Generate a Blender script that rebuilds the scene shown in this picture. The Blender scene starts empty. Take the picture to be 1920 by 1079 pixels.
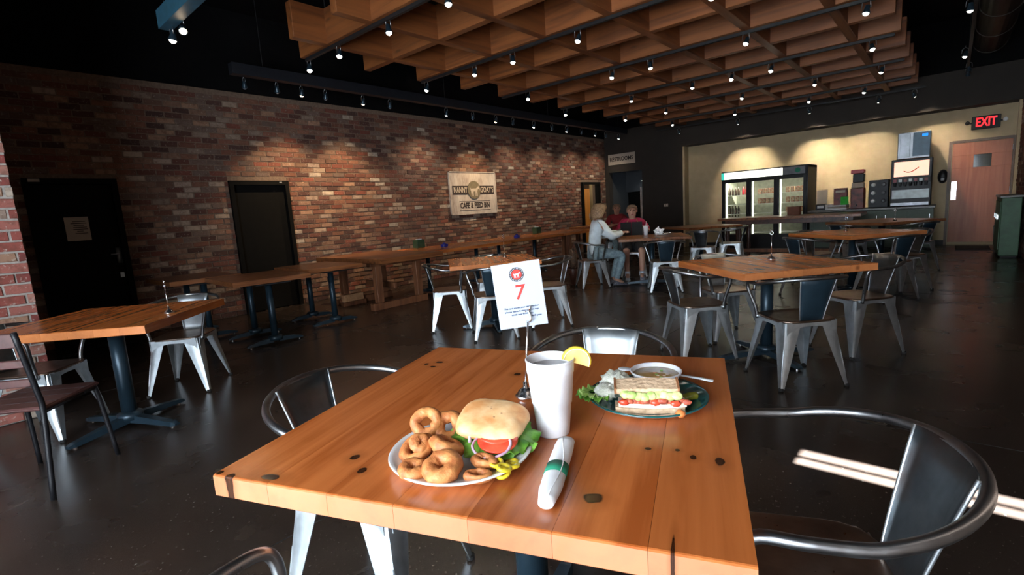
import bpy, bmesh, math, random
from mathutils import Vector, Matrix, noise
from math import sin, cos, pi, radians, sqrt, atan2, hypot

S = bpy.context.scene
COL = S.collection
R = random.Random(7)

# ------------------------------------------------------------------ camera, world, big lights, exposure
CAMZ = 1.27
cd = bpy.data.cameras.new('camera'); cam = bpy.data.objects.new('camera', cd); COL.objects.link(cam)
fw = Vector((-0.6533216, 0.74232113, -0.1487623)); rt = Vector((0.75547664, 0.65201141, -0.06431307)); up = Vector((-0.04925377, 0.15440356, 0.98677941))
cam.matrix_world = Matrix(((rt.x, up.x, -fw.x, 0), (rt.y, up.y, -fw.y, 0), (rt.z, up.z, -fw.z, CAMZ), (0, 0, 0, 1)))
cd.sensor_width = 36; cd.lens = 936.114 / 1920 * 36; cd.clip_start = 0.02
S.camera = cam
S.view_settings.view_transform = 'Standard'; S.view_settings.look = 'None'
S.view_settings.exposure = 0.0; S.view_settings.gamma = 1; S.view_settings.use_curve_mapping = False
W = bpy.data.worlds.new('sky'); S.world = W; W.use_nodes = True
bgn = W.node_tree.nodes['Background']; bgn.inputs['Color'].default_value = (0.62, 0.8, 1.0, 1); bgn.inputs['Strength'].default_value = 0.9

def lamp(kind, name, loc, energy, color=(1, 1, 1), target=None, parent=None, **kw):
    d = bpy.data.lights.new(name, kind); d.energy = energy; d.color = color
    for k, v in kw.items(): setattr(d, k, v)
    o = bpy.data.objects.new(name, d); COL.objects.link(o); o.location = loc
    if target is not None:
        o.rotation_euler = (Vector(target) - Vector(loc)).to_track_quat('-Z', 'Y').to_euler()
    if parent: o.parent = parent
    return o
DAY = (0.80, 0.90, 1.0)
WARM = (1.0, 0.72, 0.42)
FRONT_Y = -2.3
# daylight through the front windows (soft sky light) and the sun that enters by the added roof slots
lamp('AREA', 'window_daylight', (-0.95, FRONT_Y + 0.14, 1.35), 460, DAY, (-1.6, 5, 0.6), shape='RECTANGLE', size=3.3, size_y=2.1)
lamp('SUN', 'streak_sun', (0, -6, 6), 330.0, (0.86, 0.95, 1.0), (0.43 * 4.4, -6 + 4.4 * 1.0, 6 - 4.4 * 1.6), angle=0.006)

# ------------------------------------------------------------------ materials
def new_mat(name):
    m = bpy.data.materials.new(name); m.use_nodes = True
    nt = m.node_tree; b = nt.nodes['Principled BSDF']
    return m, nt, b
def N(nt, t, **kw):
    n = nt.nodes.new(t)
    for k, v in kw.items():
        if k in n.inputs.keys() if isinstance(k, str) else False: n.inputs[k].default_value = v
        else: setattr(n, k, v)
    return n
def mixrgb(nt, fac, a, b, mode='MIX'):
    n = nt.nodes.new('ShaderNodeMix'); n.data_type = 'RGBA'; n.blend_type = mode
    for i, v in ((0, fac), (6, a), (7, b)):
        if hasattr(v, 'type') and hasattr(v, 'links'): nt.links.new(v, n.inputs[i])
        elif i == 0: n.inputs[0].default_value = v
        else: n.inputs[i].default_value = (*v[:3], 1)
    return n.outputs[2]
def mathn(nt, op, a, b=None, c=None, clamp=False):
    n = nt.nodes.new('ShaderNodeMath'); n.operation = op; n.use_clamp = clamp
    for i, v in enumerate((a, b, c)):
        if v is None: continue
        if hasattr(v, 'links'): nt.links.new(v, n.inputs[i])
        else: n.inputs[i].default_value = v
    return n.outputs[0]
def noisen(nt, scale, detail=3, vec=None, rough=0.5, dist=0.0):
    n = nt.nodes.new('ShaderNodeTexNoise'); n.inputs['Scale'].default_value = scale; n.inputs['Detail'].default_value = detail
    n.inputs['Roughness'].default_value = rough; n.inputs['Distortion'].default_value = dist
    if vec is not None: nt.links.new(vec, n.inputs['Vector'])
    return n.outputs['Fac']
def ramp(nt, fac, stops):
    n = nt.nodes.new('ShaderNodeValToRGB'); e = n.color_ramp.elements
    while len(e) < len(stops): e.new(0.5)
    for el, (p, c) in zip(e, stops): el.position = p; el.color = (*c, 1)
    nt.links.new(fac, n.inputs[0]); return n.outputs[0]
def bump(nt, b, height, strength=0.2, dist=0.01):
    n = nt.nodes.new('ShaderNodeBump'); n.inputs['Strength'].default_value = strength; n.inputs['Distance'].default_value = dist
    nt.links.new(height, n.inputs['Height']); nt.links.new(n.outputs[0], b.inputs['Normal'])
def objco(nt): return nt.nodes.new('ShaderNodeTexCoord').outputs['Object']
def scaled(nt, vec, s):
    n = nt.nodes.new('ShaderNodeMapping'); n.inputs['Scale'].default_value = s; nt.links.new(vec, n.inputs[0]); return n.outputs[0]

def simple(name, col, rough=0.6, metal=0.0, var=0.12, nscale=12, bmp=0.0, emit=None, estr=1.0, spec=None, col2=None, trans=0.0, coat=0.0):
    m, nt, b = new_mat(name)
    co = objco(nt); f = noisen(nt, nscale, 4, co)
    c2 = col2 or tuple(max(0, c * (1 - var * 2)) for c in col)
    c = ramp(nt, f, [(0.35, c2), (0.65, col)])
    nt.links.new(c, b.inputs['Base Color'])
    b.inputs['Roughness'].default_value = rough; b.inputs['Metallic'].default_value = metal
    if bmp: bump(nt, b, f, bmp)
    if spec is not None: b.inputs['Specular IOR Level'].default_value = spec
    if trans: b.inputs['Transmission Weight'].default_value = trans
    if coat: b.inputs['Coat Weight'].default_value = coat; b.inputs['Coat Roughness'].default_value = 0.1
    if emit:
        b.inputs['Emission Color'].default_value = (*emit, 1); b.inputs['Emission Strength'].default_value = estr
    return m

def wood_mat(name, base, dark, rough=0.3, axis='Y', grain=1.0, knots=None, coat=0.0, rknots=0.0, spec=0.5, endg=None):
    """boards with long grain along the given object axis; glued-board tone from Object Random; knots at given places"""
    m, nt, b = new_mat(name)
    co = objco(nt)
    oi = nt.nodes.new('ShaderNodeObjectInfo')
    off = nt.nodes.new('ShaderNodeVectorMath'); off.operation = 'ADD'
    cmb = nt.nodes.new('ShaderNodeCombineXYZ')
    r13 = mathn(nt, 'MULTIPLY', oi.outputs['Random'], 13.0)
    for i in range(3): nt.links.new(r13, cmb.inputs[i])
    nt.links.new(co, off.inputs[0]); nt.links.new(cmb.outputs[0], off.inputs[1])
    s = {'X': (0.6, 9, 9), 'Y': (9, 0.6, 9), 'Z': (9, 9, 0.6)}[axis]
    v = scaled(nt, off.outputs[0], tuple(q * grain for q in s))
    f1 = noisen(nt, 1.6, 4, v, 0.55, 1.2)
    sf = {'X': (2, 60, 60), 'Y': (60, 2, 60), 'Z': (60, 60, 2)}[axis]
    f2 = noisen(nt, 2.0, 3, scaled(nt, off.outputs[0], tuple(q * grain for q in sf)), 0.6)
    f = mathn(nt, 'ADD', mathn(nt, 'MULTIPLY', f1, 0.84), mathn(nt, 'MULTIPLY', f2, 0.16))
    c = ramp(nt, f, [(0.36, dark), (0.5, tuple((p * 2 + q) / 3 for p, q in zip(base, dark))), (0.64, base)])
    tcn = nt.nodes.new('ShaderNodeTexCoord'); sn = nt.nodes.new('ShaderNodeSeparateXYZ'); nt.links.new(tcn.outputs['Normal'], sn.inputs[0])
    if endg:   # sawn end grain is paler than the long grain
        eg = mathn(nt, 'MULTIPLY', mathn(nt, 'SUBTRACT', mathn(nt, 'ABSOLUTE', sn.outputs['XYZ'.index(axis)]), 0.8), 5.0, clamp=True)
        c = mixrgb(nt, mathn(nt, 'MULTIPLY', eg, 0.75), c, endg)
    tone = mathn(nt, 'MULTIPLY_ADD', oi.outputs['Random'], 0.16, 0.92)
    cc = nt.nodes.new('ShaderNodeCombineXYZ')
    for i in range(3): nt.links.new(tone, cc.inputs[i])
    c = mixrgb(nt, 1.0, c, cc.outputs[0], 'MULTIPLY')
    if knots:
        sep = nt.nodes.new('ShaderNodeSeparateXYZ'); nt.links.new(co, sep.inputs[0])
        wob = noisen(nt, 25, 2, co)
        for (kx, ky, rx, ry) in knots:
            dx = mathn(nt, 'DIVIDE', mathn(nt, 'SUBTRACT', sep.outputs[0], kx), rx)
            dy = mathn(nt, 'DIVIDE', mathn(nt, 'SUBTRACT', sep.outputs[1], ky), ry)
            d = mathn(nt, 'SQRT', mathn(nt, 'ADD', mathn(nt, 'MULTIPLY', dx, dx), mathn(nt, 'MULTIPLY', dy, dy)))
            d = mathn(nt, 'ADD', d, mathn(nt, 'MULTIPLY_ADD', wob, 1.2, -0.6))
            halo = mathn(nt, 'SUBTRACT', 1.0, mathn(nt, 'DIVIDE', d, 2.4), clamp=True)
            core = mathn(nt, 'MULTIPLY', mathn(nt, 'SUBTRACT', 0.85, d), 5.0, clamp=True)
            ring = mathn(nt, 'MULTIPLY', core, mathn(nt, 'MULTIPLY_ADD', d, 0.2, 0.86, clamp=True))
            c = mixrgb(nt, mathn(nt, 'MULTIPLY', halo, 0.55), c, tuple(q * 0.55 for q in dark))
            c = mixrgb(nt, ring, c, (0.02, 0.006, 0.002))
    if rknots:
        vo = nt.nodes.new('ShaderNodeTexVoronoi'); vo.inputs['Scale'].default_value = 1.0
        sk = {'X': (1.6, 5, 5), 'Y': (5, 1.6, 5), 'Z': (5, 5, 1.6)}[axis]
        nt.links.new(scaled(nt, off.outputs[0], sk), vo.inputs['Vector'])
        k = mathn(nt, 'MULTIPLY', mathn(nt, 'SUBTRACT', 0.13, vo.outputs['Distance']), 14.0, clamp=True)
        c = mixrgb(nt, mathn(nt, 'MULTIPLY', k, rknots), c, (0.05, 0.015, 0.006))
    nt.links.new(c, b.inputs['Base Color'])
    rr = mathn(nt, 'MULTIPLY_ADD', f2, 0.2 if rough > 0.29 else 0.05, rough - (0.1 if rough > 0.29 else 0.02))
    nt.links.new(rr, b.inputs['Roughness']); b.inputs['Specular IOR Level'].default_value = spec
    if rough > 0.29: bump(nt, b, f2, 0.08, 0.002)
    if coat: b.inputs['Coat Weight'].default_value = coat; b.inputs['Coat Roughness'].default_value = 0.18
    return m

def brick_mat(name, bright=1.0, white=0.5):
    m, nt, b = new_mat(name)
    at = nt.nodes.new('ShaderNodeAttribute'); at.attribute_name = 'tint'
    geo = nt.nodes.new('ShaderNodeNewGeometry')
    f = noisen(nt, 14, 5, geo.outputs['Position'], 0.7)
    f2 = noisen(nt, 38, 3, geo.outputs['Position'], 0.6)
    c = mixrgb(nt, mathn(nt, 'MULTIPLY', mathn(nt, 'SUBTRACT', f, 0.47, clamp=True), 3.0, clamp=True), at.outputs['Color'], (0.10, 0.045, 0.03))
    w = mathn(nt, 'MULTIPLY', mathn(nt, 'SUBTRACT', f2, 0.60, clamp=True), 6.0 * white, clamp=True)
    c = mixrgb(nt, w, c, (0.55, 0.49, 0.42))
    nt.links.new(c, b.inputs['Base Color']); b.inputs['Roughness'].default_value = 0.85; b.inputs['Specular IOR Level'].default_value = 0.25
    bump(nt, b, f2, 0.5, 0.006)
    return m

def steel_mat(name, col, rough=0.32, col2=None, patina=None):
    m, nt, b = new_mat(name)
    co = objco(nt)
    f = noisen(nt, 7, 4, co, 0.6); f2 = noisen(nt, 60, 3, scaled(nt, co, (1, 1, 0.15)), 0.6)
    c = ramp(nt, f, [(0.3, col2 or tuple(q * 0.7 for q in col)), (0.65, col)])
    if patina:
        c = mixrgb(nt, mathn(nt, 'MULTIPLY', mathn(nt, 'SUBTRACT', noisen(nt, 4.5, 4, co), 0.56, clamp=True), 6, clamp=True), c, patina)
    nt.links.new(c, b.inputs['Base Color']); b.inputs['Metallic'].default_value = 1.0
    nt.links.new(mathn(nt, 'MULTIPLY_ADD', f2, 0.25, rough - 0.1), b.inputs['Roughness'])
    return m

M = {}
KN = [(-0.416, 0.312, .018, .012), (-0.456, 0.286, .011, .009), (-0.417, 0.262, .012, .009), (-0.096, 0.234, .016, .014), (-0.264, -0.361, .013, .017), (-0.211, -0.407, .012, .014),
      (0.268, -0.389, .022, .020), (0.484, -0.204, .013, .022), (0.435, -0.197, .008, .012), (0.345, -0.18, .009, .007), (0.403, -0.174, .007, .007),
      (-0.392, -0.475, .030, .013), (-0.477, -0.497, .013, .016), (-0.515, -0.49, .010, .012), (0.409, -0.49, .004, .04)]
M['top_main'] = wood_mat('varnished_fir_with_knots', (0.52, 0.148, 0.036), (0.34, 0.078, 0.015), 0.24, 'Y', 1.0, KN, endg=(0.53, 0.215, 0.115))
M['top'] = wood_mat('varnished_fir', (0.52, 0.165, 0.042), (0.30, 0.075, 0.017), 0.26, 'Y', 1.0, None, rknots=0.8, endg=(0.52, 0.185, 0.065))
M['top_dark'] = wood_mat('dark_varnished_fir', (0.26, 0.095, 0.033), (0.11, 0.034, 0.012), 0.35, 'Y', 1.0, None, coat=0.2, rknots=0.8)
M['timber'] = wood_mat('rough_timber', (0.20, 0.075, 0.03), (0.09, 0.03, 0.012), 0.6, 'Z', 1.0)
M['timber_pale'] = wood_mat('pale_timber', (0.55, 0.30, 0.15), (0.40, 0.2, 0.09), 0.6, 'X', 1.0)
M['grid_x'] = wood_mat('lattice_fir_x', (0.25, 0.080, 0.020), (0.13, 0.037, 0.010), 0.55, 'X', 0.6, rknots=0.7)
M['grid_y'] = wood_mat('lattice_fir_y', (0.25, 0.080, 0.020), (0.13, 0.037, 0.010), 0.55, 'Y', 0.6, rknots=0.7)
M['door_wood'] = wood_mat('door_veneer', (0.46, 0.17, 0.085), (0.34, 0.11, 0.055), 0.45, 'Z', 0.6)
M['darkwood'] = wood_mat('dark_stained_wood', (0.09, 0.03, 0.018), (0.04, 0.014, 0.009), 0.4, 'Y')
M['orange_wood'] = wood_mat('orange_door_veneer', (0.55, 0.22, 0.035), (0.42, 0.15, 0.025), 0.5, 'Z', 0.5)
M['steel'] = steel_mat('brushed_galvanised_steel', (0.66, 0.71, 0.74), 0.46, (0.40, 0.44, 0.47))
M['steel_ring'] = steel_mat('worn_steel_tube', (0.34, 0.35, 0.36), 0.30, (0.20, 0.20, 0.21))
M['steel_slat'] = steel_mat('gunmetal_sheet', (0.22, 0.25, 0.275), 0.36, (0.12, 0.145, 0.16), (0.20, 0.14, 0.12))
M['seat_metal'] = steel_mat('bronzed_seat_sheet', (0.36, 0.27, 0.21), 0.30, (0.20, 0.14, 0.11))
M['gun'] = simple('dark_blue_gunmetal_paint', (0.022, 0.045, 0.065), 0.35, 0.4)
M['chrome'] = simple('chrome', (0.8, 0.8, 0.82), 0.22, 1.0, 0.03)
M['black'] = simple('black_paint', (0.008, 0.008, 0.009), 0.6)
M['blacksheen'] = simple('black_plastic', (0.010, 0.010, 0.012), 0.42, spec=0.3)
M['blackdeck'] = simple('black_painted_deck', (0.004, 0.004, 0.0045), 0.9, spec=0.1)
M['doorblack'] = simple('black_door_paint', (0.005, 0.0045, 0.004), 0.75, spec=0.12)
M['rubber'] = simple('black_rubber', (0.01, 0.01, 0.01), 0.8)
M['teal_steel'] = simple('blue_grey_channel_paint', (0.03, 0.10, 0.15), 0.45)
M['dark_channel'] = simple('dark_channel_paint', (0.012, 0.014, 0.02), 0.5)
M['brownwall'] = simple('dark_brown_wall_paint', (0.030, 0.022, 0.017), 0.8, var=0.08, nscale=3)
M['hallgrey'] = simple('blue_grey_hall_paint', (0.045, 0.05, 0.058), 0.8, var=0.05, nscale=3)
M['white'] = simple('white_plastic', (0.80, 0.80, 0.78), 0.4, var=0.03)
M['paper'] = simple('white_paper', (0.37, 0.41, 0.47), 0.8, var=0.01)
M['notice'] = simple('aged_white_paper', (0.50, 0.42, 0.34), 0.8, var=0.03)
M['ink'] = simple('dark_ink', (0.03, 0.02, 0.02), 0.8)
M['greyink'] = simple('blue_grey_ink', (0.04, 0.06, 0.12), 0.8)
M['redink'] = simple('red_ink', (0.55, 0.025, 0.015), 0.7)
M['foam'] = simple('white_foam_cup', (0.86, 0.87, 0.9), 0.55, var=0.02, nscale=200, bmp=0.03)
M['china'] = simple('white_china_glaze', (0.78, 0.78, 0.76), 0.12, var=0.02, coat=0.5)
M['tealglaze'] = simple('dark_teal_glaze', (0.006, 0.10, 0.10), 0.12, var=0.15, coat=0.6)
M['napkin'] = simple('white_paper_napkin', (0.84, 0.84, 0.86), 0.9, var=0.02, nscale=30, bmp=0.15)
M['greenband'] = simple('green_paper_band', (0.01, 0.22, 0.12), 0.7)
M['tea'] = simple('iced_tea', (0.10, 0.035, 0.012), 0.08)
M['lemon_rind'] = simple('lemon_rind', (0.85, 0.60, 0.04), 0.45, var=0.06)
M['lemon_flesh'] = simple('lemon_flesh', (0.95, 0.72, 0.22), 0.35, var=0.15, nscale=60)
M['lemon_pith'] = simple('lemon_pith', (0.9, 0.86, 0.62), 0.6)
M['ring_batter'] = simple('fried_batter', (0.60, 0.235, 0.07), 0.6, col2=(0.36, 0.105, 0.028), nscale=45, bmp=0.5)
M['bun'] = simple('toasted_bun_crust', (0.82, 0.56, 0.29), 0.65, col2=(0.62, 0.27, 0.085), nscale=22, bmp=0.25)
M['crumb'] = simple('bread_crumb', (0.86, 0.78, 0.66), 0.8, col2=(0.74, 0.6, 0.44), nscale=60, bmp=0.4)
M['wheat'] = simple('wheat_bread', (0.72, 0.52, 0.34), 0.8, col2=(0.5, 0.33, 0.2), nscale=80, bmp=0.4)
M['crust'] = simple('brown_bread_crust', (0.33, 0.14, 0.055), 0.7, nscale=40)
M['lettuce'] = simple('green_leaf_lettuce', (0.20, 0.46, 0.05), 0.5, col2=(0.06, 0.24, 0.02), nscale=35, bmp=0.4)
M['lettuce_pale'] = simple('pale_lettuce', (0.50, 0.66, 0.22), 0.5, col2=(0.22, 0.42, 0.07), nscale=35, bmp=0.4)
M['tomato'] = simple('tomato_flesh', (0.80, 0.10, 0.045), 0.25, col2=(0.6, 0.04, 0.02), nscale=40)
M['onion'] = simple('onion_slice', (0.80, 0.62, 0.72), 0.4, col2=(0.6, 0.35, 0.5), nscale=20)
M['patty'] = simple('grilled_patty', (0.40, 0.19, 0.08), 0.7, col2=(0.2, 0.08, 0.03), nscale=60, bmp=0.5)
M['pepper'] = simple('yellow_pepper_rings', (0.80, 0.62, 0.03), 0.3, col2=(0.55, 0.42, 0.02), nscale=60)
M['salad'] = simple('creamy_potato_salad', (0.84, 0.84, 0.76), 0.55, col2=(0.6, 0.62, 0.5), nscale=90, bmp=0.6)
M['avocado'] = simple('avocado_slices', (0.72, 0.76, 0.36), 0.45, col2=(0.35, 0.5, 0.12), nscale=50)
M['bacon'] = simple('bacon_and_salmon', (0.70, 0.17, 0.09), 0.4, col2=(0.32, 0.05, 0.03), nscale=60, bmp=0.4)
M['soup'] = simple('tan_vegetable_soup', (0.52, 0.33, 0.13), 0.2, col2=(0.36, 0.2, 0.07), nscale=60, bmp=0.1)
M['pickle'] = simple('dill_pickle', (0.20, 0.20, 0.02), 0.25, col2=(0.08, 0.10, 0.01), nscale=40)
M['carrot'] = simple('carrot_bit', (0.8, 0.25, 0.07), 0.4)
M['cutlery'] = simple('clear_white_cutlery', (0.75, 0.78, 0.82), 0.15, var=0.02, coat=0.5)
M['skin'] = simple('skin', (0.55, 0.30, 0.21), 0.55, var=0.05)
M['skin_tan'] = simple('tanned_skin', (0.42, 0.2, 0.13), 0.55, var=0.05)
M['hair'] = simple('ash_blond_hair', (0.36, 0.22, 0.12), 0.55, col2=(0.18, 0.10, 0.05), nscale=60, bmp=0.6)
M['hair2'] = simple('brown_blond_hair', (0.25, 0.15, 0.09), 0.55, col2=(0.13, 0.07, 0.04), nscale=60, bmp=0.6)
M['paleblue'] = simple('pale_blue_cotton', (0.78, 0.86, 0.90), 0.85, var=0.08, nscale=16, bmp=0.3)
M['jeans'] = simple('faded_blue_denim', (0.30, 0.40, 0.44), 0.9, col2=(0.17, 0.24, 0.28), nscale=30, bmp=0.2)
M['pinkshirt'] = simple('crimson_pink_jersey', (0.50, 0.02, 0.085), 0.8, var=0.1, nscale=14, bmp=0.2)
M['goldtrim'] = simple('gold_piping', (0.65, 0.42, 0.13), 0.7)
M['redshirt'] = simple('dark_red_shirt', (0.22, 0.008, 0.014), 0.85)
M['shorts'] = simple('black_shorts', (0.012, 0.012, 0.016), 0.85)
M['sneaker'] = simple('white_blue_sneaker', (0.55, 0.62, 0.72), 0.6, var=0.1, nscale=40)
M['shoe_dark'] = simple('dark_flower_print_shoe', (0.02, 0.02, 0.03), 0.5, col2=(0.2, 0.2, 0.24), nscale=70)
M['folder'] = simple('dark_menu_cover', (0.02, 0.018, 0.018), 0.7, spec=0.2)
M['eye'] = simple('dark_eye', (0.03, 0.02, 0.02), 0.2)
M['lips'] = simple('lip_colour', (0.42, 0.10, 0.09), 0.5)
M['counter_green'] = simple('sage_green_cabinet_paint', (0.085, 0.12, 0.085), 0.5, var=0.05)
M['countertop'] = simple('grey_laminate', (0.16, 0.15, 0.13), 0.35)
M['stainless'] = steel_mat('stainless_panel', (0.24, 0.25, 0.27), 0.35, (0.16, 0.17, 0.18))
M['greenpaint'] = simple('green_enamel', (0.05, 0.13, 0.06), 0.5)
M['greennote'] = simple('bright_green_card', (0.03, 0.55, 0.03), 0.6)
M['redprint'] = simple('dark_red_printed_panel', (0.22, 0.03, 0.02), 0.45, col2=(0.07, 0.015, 0.01), nscale=9)
M['redcap'] = simple('red_plastic', (0.30, 0.01, 0.02), 0.4)
M['bluebox'] = simple('blue_plastic', (0.01, 0.02, 0.25), 0.4)
M['greenbox'] = simple('green_cardboard', (0.03, 0.07, 0.03), 0.7)
M['brownbox'] = simple('brown_box', (0.17, 0.06, 0.03), 0.7)
M['glass'] = simple('cooler_glass', (0.9, 0.95, 0.93), 0.03, trans=1.0, var=0.0)
M['pane'] = simple('window_glass', (1, 1, 1), 0.0, trans=1.0, var=0.0)
M['fridge_in'] = simple('white_cooler_liner', (0.75, 0.75, 0.62), 0.5)
M['duct'] = simple('dark_bronze_duct', (0.022, 0.016, 0.012), 0.5, 0.5)
M['bottle'] = simple('dark_bottle_glass', (0.03, 0.015, 0.01), 0.15)
M['drinkcan'] = simple('printed_drink_carton', (0.30, 0.05, 0.02), 0.5, col2=(0.6, 0.5, 0.35), nscale=30)
M['led'] = simple('lamp_lens', (1, 1, 1), 0.5, emit=(1.0, 0.93, 0.80), estr=14)
M['led_w'] = simple('warm_lamp_lens', (1, 1, 1), 0.5, emit=(1.0, 0.74, 0.46), estr=14)
M['led_off'] = simple('dim_lamp_lens', (0.35, 0.37, 0.42), 0.2)
M['exit_red'] = simple('lit_red_letters', (0.5, 0.01, 0.01), 0.5, emit=(1.0, 0.02, 0.03), estr=1.6)
M['pink_screen'] = simple('lit_sign_panel', (0.8, 0.4, 0.3), 0.5, emit=(1.0, 0.62, 0.45), estr=1.2)
M['header_light'] = simple('lit_header_panel', (0.8, 0.9, 0.8), 0.5, emit=(1.0, 0.98, 0.86), estr=1.7)
M['header_teal'] = simple('lit_teal_panel', (0.05, 0.5, 0.4), 0.5, emit=(0.05, 0.75, 0.6), estr=0.8)
M['header_grey'] = simple('grey_header_panel', (0.16, 0.17, 0.18), 0.4)
M['cooler_tube'] = simple('cooler_light_tube', (1, 1, 1), 0.5, emit=(1.0, 1.0, 0.80), estr=5)
M['blue_led'] = simple('lit_blue_badge', (0.0, 0.1, 0.5), 0.5, emit=(0.0, 0.25, 1.0), estr=1.0)
M['mirror_panel'] = simple('pale_splash_panel', (0.55, 0.68, 0.68), 0.3)
M['darkglass'] = simple('dark_vision_glass', (0.03, 0.03, 0.018), 0.08)

def mortar_mat(name, col):
    m, nt, b = new_mat(name)
    geo = nt.nodes.new('ShaderNodeNewGeometry')
    f = noisen(nt, 30, 4, geo.outputs['Position'], 0.6)
    nt.links.new(ramp(nt, f, [(0.3, tuple(q * 0.6 for q in col)), (0.7, col)]), b.inputs['Base Color'])
    b.inputs['Roughness'].default_value = 0.95; bump(nt, b, f, 0.4, 0.005); return m
M['mortar'] = mortar_mat('old_mortar', (0.21, 0.14, 0.10))
M['mortar_pale'] = mortar_mat('pale_mortar', (0.40, 0.36, 0.32))
M['brick'] = brick_mat('reclaimed_brick', white=0.45)
M['brick_pier'] = brick_mat('painted_reclaimed_brick', white=0.8)

def floor_mat():
    m, nt, b = new_mat('sealed_dark_concrete')
    co = nt.nodes.new('ShaderNodeNewGeometry').outputs['Position']
    f = noisen(nt, 1.3, 6, co, 0.62, 0.6); f2 = noisen(nt, 2.2, 4, co, 0.55); f3 = noisen(nt, 60, 2, co)
    c = ramp(nt, f, [(0.3, (0.015, 0.010, 0.008)), (0.55, (0.027, 0.019, 0.015)), (0.75, (0.046, 0.034, 0.027))])
    c = mixrgb(nt, mathn(nt, 'MULTIPLY', mathn(nt, 'SUBTRACT', f3, 0.66, clamp=True), 8, clamp=True), c, (0.09, 0.08, 0.07))
    nt.links.new(c, b.inputs['Base Color'])
    nt.links.new(mathn(nt, 'MULTIPLY_ADD', f2, 0.16, 0.18), b.inputs['Roughness'])
    b.inputs['Specular IOR Level'].default_value = 0.5
    return m
M['floor'] = floor_mat()
def tan_mat():
    m, nt, b = new_mat('tan_painted_block')
    co = nt.nodes.new('ShaderNodeNewGeometry').outputs['Position']
    f = noisen(nt, 5, 4, co)
    nt.links.new(ramp(nt, f, [(0.3, (0.44, 0.34, 0.20)), (0.7, (0.50, 0.39, 0.235))]), b.inputs['Base Color'])
    b.inputs['Roughness'].default_value = 0.7; bump(nt, b, noisen(nt, 90, 3, co), 0.1, 0.003); return m
M['tan'] = tan_mat()
def sign_mat():
    m, nt, b = new_mat('weathered_whitewashed_board')
    co = objco(nt)
    f = noisen(nt, 2.6, 5, scaled(nt, co, (1, 1, 0.5)), 0.6); f2 = noisen(nt, 12, 4, scaled(nt, co, (6, 6, 0.4)), 0.7)
    c = ramp(nt, mathn(nt, 'ADD', mathn(nt, 'MULTIPLY', f, 0.6), mathn(nt, 'MULTIPLY', f2, 0.4)), [(0.36, (0.20, 0.15, 0.13)), (0.48, (0.42, 0.365, 0.33)), (0.62, (0.58, 0.52, 0.47))])
    nt.links.new(c, b.inputs['Base Color']); b.inputs['Roughness'].default_value = 0.8; return m
M['signboard'] = sign_mat()

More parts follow.
